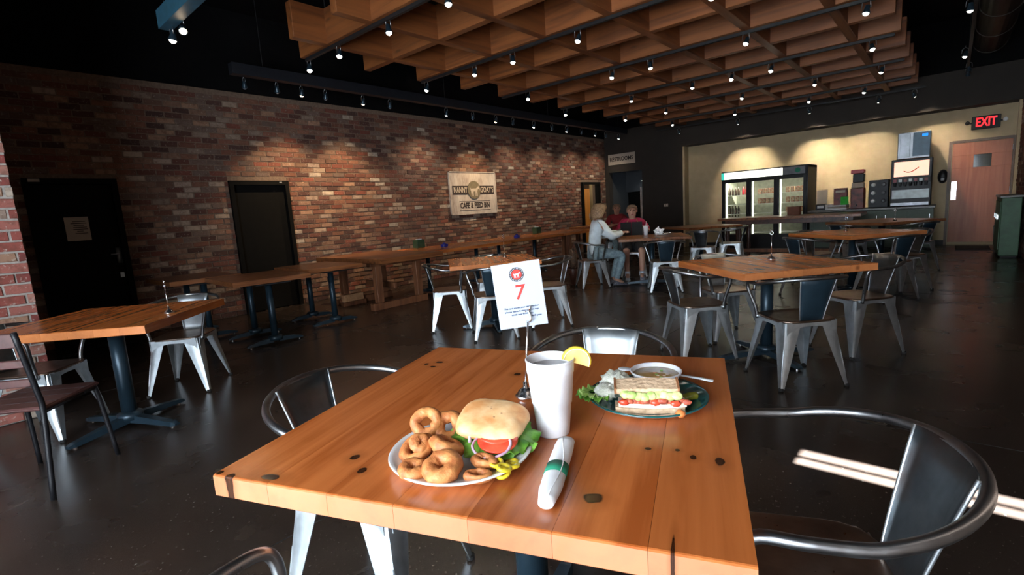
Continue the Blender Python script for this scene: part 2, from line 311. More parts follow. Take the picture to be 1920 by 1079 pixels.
# ------------------------------------------------------------------ mesh helpers
class MB:
    def __init__(s): s.v = []; s.f = []; s.col = []; s.tint = None
    def add(s, vs, fs):
        n = len(s.v); s.v += [tuple(v) for v in vs]; s.f += [tuple(i + n for i in f) for f in fs]
        if s.tint is not None: s.col += [s.tint] * len(vs)
        return s
    def box(s, c, d, rz=0.0, mtx=None):
        x, y, z = (q / 2 for q in d); vs = []
        for sx, sy, sz in ((-1,-1,-1),(1,-1,-1),(1,1,-1),(-1,1,-1),(-1,-1,1),(1,-1,1),(1,1,1),(-1,1,1)):
            p = Vector((sx*x, sy*y, sz*z))
            if rz: p = Matrix.Rotation(rz, 3, 'Z') @ p
            p = p + Vector(c)
            if mtx is not None: p = mtx @ p
            vs.append(p)
        return s.add(vs, [(0,3,2,1),(4,5,6,7),(0,1,5,4),(1,2,6,5),(2,3,7,6),(3,0,4,7)])
    def bbox(s, c, d, bev=0.004, rz=0.0):
        """box with chamfered vertical and horizontal edges"""
        x, y, z = (q / 2 for q in d); b = min(bev, x * .9, y * .9, z * .9)
        def ring(ix, iz): return [(-x+ix+b, -y+ix), (x-ix-b, -y+ix), (x-ix, -y+ix+b), (x-ix, y-ix-b), (x-ix-b, y-ix), (-x+ix+b, y-ix), (-x+ix, y-ix-b), (-x+ix, -y+ix+b)], iz
        vs = []; rr = Matrix.Rotation(rz, 3, 'Z')
        for ring_, zz in (ring(b, -z), ring(0, -z+b), ring(0, z-b), ring(b, z)):
            for (px, py) in ring_: vs.append(rr @ Vector((px, py, zz)) + Vector(c))
        fs = [tuple(range(7, -1, -1)), tuple(range(24, 32))]
        for k in range(3):
            for i in range(8): j = (i+1) % 8; fs.append((k*8+i, k*8+j, (k+1)*8+j, (k+1)*8+i))
        return s.add(vs, fs)
    def rings(s, rs, cap=True, closed=False):
        n = len(rs[0]); vs = [p for r in rs for p in r]; fs = []
        m = len(rs)
        for k in range(m if closed else m - 1):
            k2 = (k + 1) % m
            for i in range(n): j = (i+1) % n; fs.append((k*n+i, k*n+j, k2*n+j, k2*n+i))
        if cap and not closed: fs += [tuple(range(n-1, -1, -1)), tuple(range((m-1)*n, m*n))]
        return s.add(vs, fs)
    def tube(s, path, r, n=10, cap=True, closed=False):
        path = [Vector(p) for p in path]; rs = []; m = len(path)
        rad = r if isinstance(r, (list, tuple)) else [r] * m
        T = []
        for i in range(m):
            a = path[(i-1) % m] if (closed or i > 0) else path[i]; b = path[(i+1) % m] if (closed or i < m-1) else path[i]
            T.append((b - a).normalized())
        nv = T[0].orthogonal().normalized()
        for i in range(m):
            nv = (nv - T[i] * nv.dot(T[i])); nv = nv.normalized() if nv.length > 1e-6 else T[i].orthogonal().normalized()
            bv = T[i].cross(nv)
            rs.append([path[i] + nv * (rad[i] * cos(2*pi*k/n)) + bv * (rad[i] * sin(2*pi*k/n)) for k in range(n)])
        return s.rings(rs, cap, closed)
    def lathe(s, prof, c=(0,0,0), n=32, sx=1.0, sy=1.0, cap=True):
        c = Vector(c); rs = [[c + Vector((r*cos(2*pi*k/n)*sx, r*sin(2*pi*k/n)*sy, z)) for k in range(n)] for r, z in prof]
        return s.rings(rs, cap)
    def prism(s, poly, axis, a, b):
        """2D polygon extruded along an axis from a to b"""
        def P(p, t):
            return {'X': (t, p[0], p[1]), 'Y': (p[0], t, p[1]), 'Z': (p[0], p[1], t)}[axis]
        n = len(poly); vs = [P(p, a) for p in poly] + [P(p, b) for p in poly]
        fs = [tuple(range(n-1, -1, -1)), tuple(range(n, 2*n))] + [(i, (i+1) % n, n+(i+1) % n, n+i) for i in range(n)]
        return s.add(vs, fs)
    def sheet(s, fn, nu, nv, th):
        """thin solid sheet: fn(u,v)->(point, normal)"""
        A = []; B = []
        for j in range(nv+1):
            for i in range(nu+1):
                p, nn = fn(i/nu, j/nv); A.append(Vector(p) + Vector(nn) * th/2); B.append(Vector(p) - Vector(nn) * th/2)
        k = len(A); w = nu + 1; fs = []
        for j in range(nv):
            for i in range(nu):
                a = j*w+i; fs.append((a, a+1, a+1+w, a+w)); fs.append((k+a, k+a+w, k+a+1+w, k+a+1))
        edge = [i for i in range(nu)] + [nu + j*w for j in range(nv)] + [nv*w + nu - i for i in range(nu)] + [(nv-j)*w for j in range(nv)]
        for q in range(len(edge)):
            a, b = edge[q], edge[(q+1) % len(edge)]; fs.append((a, k+a, k+b, b))
        return s.add(A + B, fs)
    def blob(s, c, r, seed=0, amp=0.1, freq=3, n=16, m=10, sc=(1,1,1), rot=None):
        rs = []
        c = Vector(c)
        for j in range(1, m):
            th = pi * j / m; ring = []
            for i in range(n):
                ph = 2*pi*i/n; d = Vector((sin(th)*cos(ph), sin(th)*sin(ph), -cos(th)))
                k = 1 + amp * noise.noise(d * freq + Vector((seed*7.3, seed*3.1, seed)))
                p = Vector((d.x*r*sc[0]*k, d.y*r*sc[1]*k, d.z*r*sc[2]*k))
                if rot is not None: p = rot @ p
                ring.append(c + p)
            rs.append(ring)
        return s.rings(rs, True)
    def mesh(s, name, mat, smooth=False, recalc=True):
        me = bpy.data.meshes.new(name); me.from_pydata(s.v, [], s.f)
        if recalc:
            bm = bmesh.new(); bm.from_mesh(me); bmesh.ops.recalc_face_normals(bm, faces=bm.faces); bm.to_mesh(me); bm.free()
        if s.col:
            a = me.color_attributes.new('tint', 'FLOAT_COLOR', 'POINT')
            a.data.foreach_set('color', [q for c in s.col for q in (*c, 1.0)])
        me.materials.append(mat)
        if smooth: me.polygons.foreach_set('use_smooth', [True] * len(me.polygons))
        me.update(); return me
    def build(s, name, mat, parent=None, smooth=False, loc=None, rot=None):
        return put(name, s.mesh(name, mat, smooth), parent, loc, rot)
def put(name, me, parent=None, loc=None, rot=None):
    o = bpy.data.objects.new(name, me); COL.objects.link(o)
    if parent: o.parent = parent
    if loc is not None: o.location = loc
    if rot is not None: o.rotation_euler = rot
    return o
def autosmooth(o, ang=40):
    me = o.data
    me.polygons.foreach_set('use_smooth', [True] * len(me.polygons))
    bm = bmesh.new(); bm.from_mesh(me)
    for e in bm.edges:
        if len(e.link_faces) == 2 and e.calc_face_angle(0) > radians(ang): e.smooth = False
    bm.to_mesh(me); bm.free(); return o
def tag(o, label, cat, group=None, kind=None):
    o['label'] = label; o['category'] = cat
    if group: o['group'] = group
    if kind: o['kind'] = kind
    return o
def thing(name, label, cat, loc=(0,0,0), rz=0.0, group=None):
    o = bpy.data.objects.new(name, None); COL.objects.link(o); o.location = loc; o.rotation_euler = (0, 0, rz)
    o.empty_display_size = 0.1
    return tag(o, label, cat, group)
def struct(o): o['kind'] = 'structure'; return o
def copy_tree(o, parent=None):
    c = o.copy(); COL.objects.link(c); c.parent = parent
    for ch in list(o.children):
        if ch.type in ('MESH', 'EMPTY', 'LIGHT'): copy_tree(ch, c)
    return c
def catmull(pts, n=8):
    P = [Vector(p) for p in pts]; P = [P[0]*2-P[1]] + P + [P[-1]*2-P[-2]]; out = []
    for i in range(1, len(P)-2):
        for k in range(n):
            t = k/n; a, b, c, d = P[i-1:i+3]
            out.append(0.5*((2*b) + (c-a)*t + (2*a-5*b+4*c-d)*t*t + (3*b-a-3*c+d)*t**3))
    out.append(P[-2]); return out
def text(body, size, mat, parent, loc, rot, name='lettering', depth=0.001, align='CENTER', width=None, bold=0.0, shear=0.0):
    cu = bpy.data.curves.new('t', 'FONT'); cu.body = body; cu.size = size; cu.align_x = align; cu.align_y = 'CENTER'; cu.extrude = depth; cu.offset = bold; cu.shear = shear
    cu.resolution_u = 3
    t = bpy.data.objects.new('t', cu); COL.objects.link(t)
    dg = bpy.context.evaluated_depsgraph_get(); me = bpy.data.meshes.new_from_object(t.evaluated_get(dg))
    bpy.data.objects.remove(t)
    me.materials.clear(); me.materials.append(mat)
    if width:
        xs = [v.co.x for v in me.vertices]; w = max(xs) - min(xs)
        for v in me.vertices: v.co.x *= width / w
    o = put(name, me, parent, loc, rot); return o

# ------------------------------------------------------------------ room shell
XL, XR, YB, ZC = -8.0, 0.95, 13.73, 4.4
ZB = 3.27                      # top of the brick
def sbox(name, c, d, mat, parent=None, kind=True):
    o = MB().box(c, d).build(name, M[mat], parent)
    if kind and parent is None: struct(o)
    return o
fl = sbox('floor', ((XL-2)/2, 5.9, -0.05), (-XL+2.4+3, 23.6, 0.1), 'floor')
# saw-cut control joints of the slab
fj = MB()
for y in (3.2, 7.6, 12.0): fj.box(((XL+XR)/2, y, 0.0005), (XR-XL, 0.006, 0.001))
for x in (-5.3, -2.0): fj.box((x, 6, 0.0005), (0.006, 15, 0.001))
fj.build('control_joints', M['black'], fl)
# black roof deck with two unseen slots added to shape the sun streaks on the floor
ce = MB(); cxm, cw_ = (XL+XR)/2, XR-XL+0.6
ce.box((cxm, -1.55, ZC+0.05), (cw_, 2.1, 0.1)); ce.box((cxm, 7.3, ZC+0.05), (cw_, 14.2, 0.1))
for a_, b_ in ((-0.5, -0.232), (-0.165, -0.142), (-0.068, 0.2)): ce.box((cxm, (a_+b_)/2, ZC+0.005), (cw_, b_-a_, 0.01))
ce.box(((XL-0.3-1.68)/2, -0.15, ZC+0.005), (-1.68-XL+0.3, 0.18, 0.01))
struct(ce.build('ceiling', M['blackdeck']))
# left wall: mortar bed with door openings, black band above the brick
DOORS = [(0.76, 1.63, 2.01), (2.95, 3.83, 1.99), (12.34, 13.30, 1.99)]
wl = MB(); y0 = 0.47
for a, b, h in DOORS:
    wl.box((XL-0.1, (y0+a)/2, ZB/2), (0.2, a-y0, ZB)); wl.box((XL-0.1, (a+b)/2, (ZB+h)/2), (0.2, b-a, ZB-h)); y0 = b
wl.box((XL-0.1, (y0+YB+0.2)/2, ZB/2), (0.2, YB+0.2-y0, ZB))
wall_left = struct(wl.build('wall_left', M['mortar']))
MB().box((XL-0.1, 5.7, (ZB+ZC)/2), (0.24, 16.5, ZC-ZB)).build('upper_band', M['blackdeck'], wall_left)

PAL = [(0.175, 0.072, 0.048), (0.135, 0.052, 0.038), (0.20, 0.090, 0.058), (0.100, 0.045, 0.036), (0.22, 0.125, 0.085), (0.165, 0.090, 0.065), (0.18, 0.058, 0.040), (0.075, 0.038, 0.032), (0.15, 0.10, 0.08)]
PALW = [(0.33, 0.24, 0.18), (0.42, 0.34, 0.27), (0.28, 0.20, 0.155), (0.30, 0.17, 0.11)]
def brick_col(white=0.13):
    c = R.choice(PALW) if R.random() < white else R.choice(PAL)
    k = R.uniform(0.8, 1.2); return tuple(min(0.8, q*k) for q in c)
BL, BH, BP, BHP = 0.203, 0.0655, 0.2135, 0.0762
def brick_variants(mat, white, n=26):
    out = []
    for i in range(n):
        mb = MB(); mb.tint = brick_col(white)
        L, H, D, c = BL*R.uniform(0.96, 1.0), BH*R.uniform(0.93, 1.0), 0.03, 0.004
        j = lambda: R.uniform(-0.003, 0.003)
        vs = [(-L/2+j(), -D, -H/2+j()), (L/2+j(), -D, -H/2+j()), (L/2+j(), -D, H/2+j()), (-L/2+j(), -D, H/2+j())]
        vf = [(-L/2+c+j(), 0, -H/2+c+j()), (L/2-c+j(), 0, -H/2+c+j()), (L/2-c+j(), 0, H/2-c+j()), (-L/2+c+j(), 0, H/2-c+j())]
        vm = [(v[0], -0.004, v[2]) for v in vs]
        mb.add(vs + vm + vf, [(i_, (i_+1) % 4, 4+(i_+1) % 4, 4+i_) for i_ in range(4)] + [(4+i_, 4+(i_+1) % 4, 8+(i_+1) % 4, 8+i_) for i_ in range(4)] + [(8, 9, 10, 11)])
        out.append(mb.mesh('brick', mat))
    return out
def lay_bricks(parent, mat, white, place, u0, u1, z1, openings, maxn, key, stuff_name='brickwork', phase=0.0):
    """running bond over u0..u1, 0..z1; place(u,z)->(matrix); the nearest maxn are single bricks, the others one mesh"""
    spots = []
    nrow = int(z1 / BHP)
    for r in range(nrow):
        z = (r + 0.5) * BHP
        u = u0 - (BP/2 if r % 2 else 0) + phase + R.uniform(-0.02, 0.02)
        while u < u1 + BP:
            a, b = max(u, u0), min(u + BL, u1)
            segs = [(a, b)]
            for (oa, ob, oh) in openings:
                if z - BH/2 < oh:
                    ns = []
                    for (a_, b_) in segs:
                        if b_ <= oa or a_ >= ob: ns.append((a_, b_)); continue
                        if a_ < oa: ns.append((a_, oa))
                        if b_ > ob: ns.append((ob, b_))
                    segs = ns
            for a_, b_ in segs:
                if b_ - a_ > 0.03: spots.append((a_, b_, z))
            u += BP
    spots.sort(key=lambda s: key((s[0]+s[1])/2, s[2]))
    var = brick_variants(mat, white)
    rest = MB(); rest.tint = (0, 0, 0)
    for i, (a, b, z) in enumerate(spots):
        me = R.choice(var)
        mtx = place((a+b)/2, z) @ Matrix.Translation((0, R.uniform(-0.003, 0.006), 0)) @ Matrix.Rotation(R.uniform(-0.008, 0.008), 4, 'Y') @ Matrix.Diagonal(((b-a)/BL, 1, 1, 1))
        if i < maxn:
            o = bpy.data.objects.new('brick', me); COL.objects.link(o); o.parent = parent; o.matrix_local = mtx
        else:
            rest.tint = brick_col(white)
            rest.add([mtx @ v.co for v in me.vertices], [tuple(p.vertices) for p in me.polygons])
    if rest.v:
        me = rest.mesh(stuff_name, mat, recalc=False); o = put(stuff_name, me, parent); o['kind'] = 'stuff'
LW = lambda u, z: Matrix.Translation((XL+0.006, u, z)) @ Matrix.Rotation(-pi/2, 4, 'Z')
openL = [(a-0.0, b+0.0, h) for a, b, h in DOORS]
inview = lambda u: 0 if u > 0.62 else 50
lay_bricks(wall_left, M['brick'], 0.14, LW, 0.47, YB, ZB, openL, 300, lambda u, z: inview(u) + hypot(u, XL) + (0.4 if z < 0.5 else 0) )

# near brick pier at the left, part of the entrance wall
pier = MB().box((-6.62, -0.95, ZC/2), (3.2, 2.74, ZC)).build('wall_entrance', M['mortar_pale']); struct(pier)
PW = lambda u, z: Matrix.Translation((-5.02+0.008, u, z)) @ Matrix.Rotation(-pi/2, 4, 'Z')
M_p = M['brick_pier']
PAL_keep = PAL; PAL = [(0.22, 0.060, 0.046), (0.20, 0.05, 0.042), (0.26, 0.09, 0.07), (0.28, 0.13, 0.10), (0.18, 0.045, 0.04)]
lay_bricks(pier, M_p, 0.30, PW, -2.3, 0.424, 3.4, [], 240, lambda u, z: abs(u-0.4)*1.0 + max(0, z-1.9))
PAL = PAL_keep
# right wall, brick
wr = struct(MB().box((XR+0.1, 5.7, ZC/2), (0.2, 16.4, ZC)).build('wall_right', M['mortar']))
RW = lambda u, z: Matrix.Translation((XR-0.006, u, z)) @ Matrix.Rotation(pi/2, 4, 'Z')
lay_bricks(wr, M['brick'], 0.30, RW, 7.0, YB-0.12, 2.85, [], 300, lambda u, z: (0 if u > 10.2 else 40) + abs(u-11.5))
MB().box((XR-0.02, YB-0.06, 1.43), (0.06, 0.10, 2.86)).build('corner_trim', M['tan'], wr)

# back wall: dark part with doorway, tan part below a dark bulkhead
DX0, DX1, DH = -7.86, -6.78, 2.26
wb = MB()
wb.box(((XL-0.2+DX0)/2, YB+0.1, ZC/2), (DX0-XL+0.2, 0.2, ZC)); wb.box(((DX0+DX1)/2, YB+0.1, (DH+ZC)/2), (DX1-DX0, 0.2, ZC-DH))
wb.box(((DX1-5.57)/2, YB+0.1, ZC/2), (-5.57-DX1, 0.2, ZC))
wall_back = struct(wb.build('wall_back', M['brownwall']))
MB().box(((-5.57+XR+0.2)/2, YB+0.05, 3.09), (XR+0.2+5.57, 0.5, 0.70)).build('bulkhead', M['brownwall'], wall_back)
MB().box(((XL+XR)/2, YB-0.2, (3.44+ZC)/2), (XR-XL+0.4, 0.1, ZC-3.44)).build('upper_band', M['blackdeck'], wall_back)
TB = YB + 0.28
wt = struct(MB().box(((-5.57+XR+0.2)/2, TB+0.1, 1.4), (XR+0.2+5.57, 0.2, 2.8)).build('wall_alcove', M['tan']))
MB().box((-5.545, YB+0.14, 1.37), (0.05, 0.30, 2.74)).build('return_panel', M['tan'], wt)
# faint block courses of the tan wall (raised 3 mm boards)
tb = MB()
for k in range(13): tb.box(((-5.52+XR)/2, TB-0.002, 0.11 + k*0.205), (XR+5.52-0.02, 0.006, 0.199))
tb.build('block_courses', M['tan'], wt)
struct(MB().box((-2.8, TB-0.02, 0.05), (5.5, 0.015, 0.10)).build('baseboard_back', M['black']))
# hallway behind the doorway
hw = MB(); hy = YB + 0.2
hw.box((DX0-0.05, hy+1.4, 1.2), (0.1, 2.8, 2.4)); hw.box((DX1+0.75, hy+1.4, 1.2), (0.1, 2.8, 2.4)); hw.box(((DX0+DX1)/2+0.4, hy+2.8, 1.2), (2.4, 0.1, 2.4)); hw.box(((DX0+DX1)/2+0.4, hy+1.4, 2.42), (2.4, 2.8, 0.05))
hall = struct(hw.build('wall_hallway', M['hallgrey']))
MB().box(((DX0+DX1)/2+0.35, hy+0.9, 2.02), (2.0, 0.1, 0.70)).build('header', M['hallgrey'], hall)
MB().box(((DX0+DX1)/2+0.3, hy+1.0, 0.84), (2.2, 0.05, 1.66)).build('dark_opening_sheet', M['doorblack'], hall)  # black sheet stands in for the dark opening under the header
dfm = MB(); dfm.box((DX1-0.012, YB-0.01, 0.88), (0.03, 0.06, 1.76)); dfm.box((DX1-0.07, YB+0.05, 0.88), (0.03, 0.06, 1.76))
dfm.build('steel_edge', M['steel'], wall_back)
o = MB().lathe([(0.012, 0.30), (0.012, 0.16), (0.05, 0.15), (0.07, 0.10), (0.17, 0.03), (0.19, 0.0), (0.18, 0.0), (0.15, 0.03), (0.05, 0.10)], n=24).build('pendant_lamp', M['gun'], None, True, (-7.02, hy+0.55, 1.96))
tag(o, 'blue-grey dome pendant lamp hanging in the restroom hallway', 'lamp')
MB().lathe([(0.02, 0.02), (0.165, 0.016), (0.165, 0.006), (0.02, 0.004)], n=24).build('lamp_lens', M['cooler_tube'], o)
lamp('POINT', 'hall_glow', (-7.02, hy+0.5, 1.80), 2.2, (0.75, 0.88, 1.0), shadow_soft_size=0.1)
lamp('POINT', 'hall_fill', (-7.3, hy+2.0, 1.9), 1.5, (0.8, 0.85, 1.0), shadow_soft_size=0.2)
# restrooms sign and light switch
sg = MB().bbox((0, 0, 0), (0.88, 0.025, 0.31), 0.004).build('restrooms_sign', M['notice'], None, False, (-7.42, YB-0.015, 2.63))
tag(sg, 'cream board sign lettered RESTROOMS high on the dark back wall', 'sign')
text('RESTROOMS', 0.16, M['ink'], sg, (0, -0.014, 0.0), (pi/2, 0, 0), width=0.76, bold=0.004)
sw = MB().bbox((0, 0, 0), (0.13, 0.012, 0.085), 0.004).build('light_switch', M['notice'], None, False, (-6.07, YB-0.007, 1.19))
tag(sw, 'small pale double light switch plate on the dark back wall', 'switch')
for x in (-0.03, 0.03): MB().box((x, -0.009, 0), (0.018, 0.01, 0.035)).build('toggle', M['white'], sw)

# left wall doors
def black_door(n, a, b, h, label):
    d = thing('door_%d' % n, label, 'door', (XL, 0, 0)); d['kind'] = 'structure'
    fr = MB()
    fr.box((0.0, a+0.03, h/2), (0.12, 0.06, h)); fr.box((0.0, b-0.03, h/2), (0.12, 0.06, h)); fr.box((0.0, (a+b)/2, h-0.03), (0.12, b-a-0.12, 0.06))
    fr.build('door_frame', M['doorblack'], d)
    MB().box((-0.16, (a+b)/2, h/2), (0.06, b-a+0.3, h+0.2)).build('light_leak_block', M['doorblack'], d)  # unseen black box added behind the leaf to stop light leaking in
    MB().bbox((-0.04, (a+b)/2, h/2-0.025), (0.045, b-a-0.126, h-0.07), 0.003).build('door_leaf', M['doorblack'], d)
    return d
d1 = black_door(1, *DOORS[0], 'near black steel door with a paper notice in the brick wall')
hp = MB().box((0.0, 1.53, 1.05), (0.012, 0.05, 0.20)).tube([(0.02, 1.53, 1.07), (0.055, 1.53, 1.07), (0.055, 1.44, 1.07)], 0.009, 8)
hp.build('door_handle', M['steel'], d1, True)
MB().box((0.0, 1.53, 0.80), (0.012, 0.04, 0.06)).build('lock_plate', M['steel'], d1)
MB().box((0.062, 0.86, 1.985), (0.02, 0.10, 0.035)).build('door_closer_plate', M['notice'], d1)
d2 = black_door(2, *DOORS[1], 'plain black steel door in the brick wall behind the dark tables')
MB().box((0.062, 3.70, 1.965), (0.01, 0.04, 0.02)).build('door_contact', M['steel'], d2)
nt_ = MB().box((0, 0, 0), (0.004, 0.228, 0.285)).build('paper_notice', M['notice'], None, False, (XL-0.012, 1.178, 1.41)); tag(nt_, 'creased white paper notice taped on the near black door', 'notice')
ln = MB()
for k, w in enumerate((0.12, 0.15, 0.10, 0.13, 0.14, 0.06, 0.12)): ln.box((0.0025, 0.02 + R.uniform(-0.01, 0.01), 0.09-k*0.024), (0.001, w, 0.008))
ln.build('printed_lines', M['ink'], nt_)
# orange door standing open at the far end of the brick wall
d3 = thing('door_3', 'orange wooden door standing open at the far end of the brick wall', 'door', (XL, 0, 0)); d3['kind'] = 'structure'
a, b, h = DOORS[2]
fr = MB(); fr.box((0, a+0.03, h/2), (0.16, 0.06, h)); fr.box((0, b-0.03, h/2), (0.16, 0.06, h)); fr.box((0, (a+b)/2, h-0.03), (0.16, b-a-0.12, 0.06)); fr.build('door_frame', M['doorblack'], d3)
MB().bbox((-0.03, a+0.27, h/2-0.03), (0.045, 0.42, h-0.07), 0.003).build('door_leaf', M['orange_wood'], d3)
MB().box((0.01, a+0.43, 1.0), (0.03, 0.03, 0.16)).build('door_handle', M['steel'], d3)
rm = MB(); rm.box((-0.9, (a+b)/2, 1.2), (0.1, 2.2, 2.4)); rm.box((-0.5, b+0.3, 1.2), (0.8, 0.1, 2.4)); rm.box((-0.5, a-0.3, 1.2), (0.8, 0.1, 2.4)); rm.box((-0.5, (a+b)/2, 2.4), (0.9, 2, 0.1))
rm.build('side_room', M['tan'], d3)
lamp('POINT', 'side_room_lamp', (XL-0.5, b-0.25, 1.9), 3, (1.0, 0.85, 0.6), shadow_soft_size=0.1)
sgb = thing('wall_sign', 'weathered square wooden restaurant sign with goat emblem on the brick wall', 'sign', (XL+0.035, 7.97, 1.745), pi/2)
MB().bbox((0, 0, 0), (1.44, 0.03, 0.92), 0.004).build('board', M['signboard'], sgb)
fr = MB()
for (c, d) in (((0, -0.018, 0.45), (1.44, 0.02, 0.018)), ((0, -0.018, -0.45), (1.44, 0.02, 0.018)), ((-0.711, -0.018, 0), (0.018, 0.02, 0.918)), ((0.711, -0.018, 0), (0.018, 0.02, 0.918))): fr.box(c, d)
fr.build('rim', M['signboard'], sgb)
MB().box((0, -0.018, 0.065), (1.28, 0.008, 0.185)).build('name_band', M['ink'], sgb)
text('NANNY', 0.17, M['notice'], sgb, (-0.41, -0.024, 0.065), (pi/2, 0, 0), width=0.40, bold=0.003)
text("GOAT'S", 0.17, M['notice'], sgb, (0.41, -0.024, 0.065), (pi/2, 0, 0), width=0.42, bold=0.003)
text('CAFE & FEED BIN', 0.165, M['ink'], sgb, (0.02, -0.018, -0.27), (pi/2, 0, 0), width=0.92, bold=0.006)
ul = MB().box((0.02, -0.017, -0.37), (0.96, 0.004, 0.008)).box((0.02, -0.017, -0.175), (0.96, 0.004, 0.008)); ul.build('rule_lines', M['ink'], sgb)
em = MB().lathe([(0.01, 0), (0.195, 0), (0.195, 0.014), (0.01, 0.014)], n=36).build('emblem_disc', simple('olive_grey_disc', (0.18, 0.15, 0.10), 0.8), sgb, False, (0, -0.018, 0.065), (pi/2, 0, 0))
GOAT = [(-0.42,-0.5),(-0.34,-0.5),(-0.30,-0.12),(-0.22,-0.5),(-0.14,-0.5),(-0.14,-0.06),(0.10,-0.04),(0.12,-0.5),(0.20,-0.5),(0.22,-0.1),(0.30,-0.5),(0.38,-0.5),(0.36,0.0),(0.46,0.16),(0.62,0.12),(0.66,0.02),(0.70,0.20),(0.58,0.34),(0.50,0.50),(0.46,0.36),(0.34,0.30),(0.20,0.22),(-0.2,0.22),(-0.40,0.18),(-0.50,0.30),(-0.52,0.10),(-0.46,0.0)]
def goat(parent, size, mat, loc, rot):
    mb = MB().prism([(x*size, y*size) for x, y in GOAT], 'Z', 0, 0.004)
    return mb.build('goat_figure', mat, parent, False, loc, rot)
goat(sgb, 0.24, M['notice'], (0.0, -0.034, 0.045), (pi/2, 0, 0))

# front wall (behind the camera) with windows and an added roof that blocks the sun
wf = MB(); FY = FRONT_Y
wf.box((-3.86, FY, ZC/2), (2.28, 0.2, ZC)); wf.box((0.87, FY, ZC/2), (0.3, 0.2, ZC)); wf.box((-1.9, FY, 0.13), (5.2, 0.2, 0.26))
wf.box((-1.9, FY, (2.57+ZC)/2), (5.2, 0.2, ZC-2.57))
wall_front = struct(wf.build('wall_front', M['brownwall']))
for i, x in enumerate((-2.15, -0.99, 0.17)):
    w = thing('window_%d' % (i+1), 'tall black-framed front window', 'window', (x, FY, 0)); w['kind'] = 'structure'; w['group'] = 'front windows'
    f_ = MB(); f_.box((-0.55, 0, 1.42), (0.06, 0.1, 2.3)); f_.box((0.55, 0, 1.42), (0.06, 0.1, 2.3)); f_.box((0, 0, 2.54), (1.1, 0.1, 0.06)); f_.box((0, 0, 0.30), (1.1, 0.1, 0.06)); f_.box((0, 0, 0.95), (1.1, 0.06, 0.04))
    f_.build('window_frame', M['black'], w)
    MB().box((0, 0, 1.42), (1.04, 0.008, 2.2)).build('pane', M['pane'], w)
struct(MB().box((-1.9, FY-2.45, 3.02), (8.0, 4.8, 0.08)).build('sun_block_roof', M['brownwall']))  # unseen slab added outside to keep the sun off the windows
struct(MB().box((-2, FY-6, -0.1), (22, 12, 0.1)).build('pavement', simple('pavement', (0.35, 0.34, 0.32), 0.9)))

# ------------------------------------------------------------------ lattice ceiling
ZG, GD, GT = 3.2, 0.36, 0.10
lat = thing('ceiling_lattice', 'large hanging lattice of crossed fir planks over the tables', 'ceiling lattice', (0, 0, 0))
XS = [-5.23 + 0.835*k for k in range(6)]; YS = [3.17 + 0.857*k for k in range(12)]
bx = MB().bbox((0, 0, 0), (5.24, GT-0.006, GD), 0.004).mesh('plank', M['grid_x']); by = MB().bbox((0, 0, 0), (GT, 10.3, GD), 0.004).mesh('plank', M['grid_y'])
for y in YS: put('cross_plank', bx, lat, (-3.18, y, ZG+GD/2+0.003))
for x in XS: put('long_plank', by, lat, (x, 2.75+5.15, ZG+GD/2))
for x in (XS[0], XS[2], XS[4]):
    for y in (YS[0], YS[4], YS[8], YS[11]): MB().tube([(x, y, ZG+GD-0.01), (x, y, ZC)], 0.006, 6).build('hanger_rod', M['black'], lat)

# ------------------------------------------------------------------ track lights
def head_mesh():
    can = MB().lathe([(0.012, 0.075), (0.022, 0.07), (0.026, 0.03), (0.036, 0.0), (0.036, -0.012), (0.031, -0.012), (0.026, 0.0)], n=16).mesh('lamp_head', M['gun'], True)
    lens = MB().lathe([(0.003, -0.032), (0.014, -0.029), (0.023, -0.020), (0.028, -0.010), (0.029, -0.004), (0.003, -0.004)], n=16)
    yoke = MB().tube([(0, 0.0, 0.15), (0, 0, 0.125), (0.035, 0, 0.10), (0.04, 0, 0.04)], 0.005, 6).tube([(0, 0, 0.125), (-0.035, 0, 0.10), (-0.04, 0, 0.04)], 0.005, 6).mesh('yoke', M['steel_ring'], True)
    return can, {k: lens.mesh('lamp_lens', M[k]) for k in ('led', 'led_w', 'led_off')}, yoke
CAN, LENS, YOKE = head_mesh()
def add_head(parent, x, y, z, lens='led', tilt=(0, 0), watt=0, aim=None, blend=0.5, ang=70, sc=1.0):
    p = Vector((x, y, z))
    a = Vector(aim) if aim else p + Vector((tilt[0], tilt[1], -1))
    q = (a - p).to_track_quat('-Z', 'Y')
    h = put('lamp_head', CAN, parent, p, q.to_euler()); h.scale = (sc,)*3
    put('lamp_lens', LENS[lens], h)
    put('yoke', YOKE, parent, p).scale = (sc,)*3
    if watt:
        d = (a - p).normalized()
        lamp('SPOT', 'spot', p + d*0.05, watt, WARM if lens != 'led' else (1.0, 0.84, 0.62), a, spot_size=radians(ang), spot_blend=blend, shadow_soft_size=0.02)
    return h
def track(label, p0, p1, heads, mat='black', w=0.035, h=0.035, name='track_light'):
    t = thing(name, label, 'track light')
    a, b = Vector(p0), Vector(p1); c = (a+b)/2; d = b - a
    MB().bbox((0, 0, 0), (d.length, w, h), 0.002, atan2(d.y, d.x)).build('rail', M[mat], t, False, c)
    if name == 'spotlight_channel' or a.x > -1:
        for q in (0.04, 0.35, 0.65, 0.96):
            p = a + d*q; MB().tube([(p.x, p.y, p.z), (p.x, p.y, ZC+0.01)], 0.005, 6).build('hanger_rod', M['black'], t)
    for hd in heads: add_head(t, **hd)
    return t
TZ = ZG - 0.012
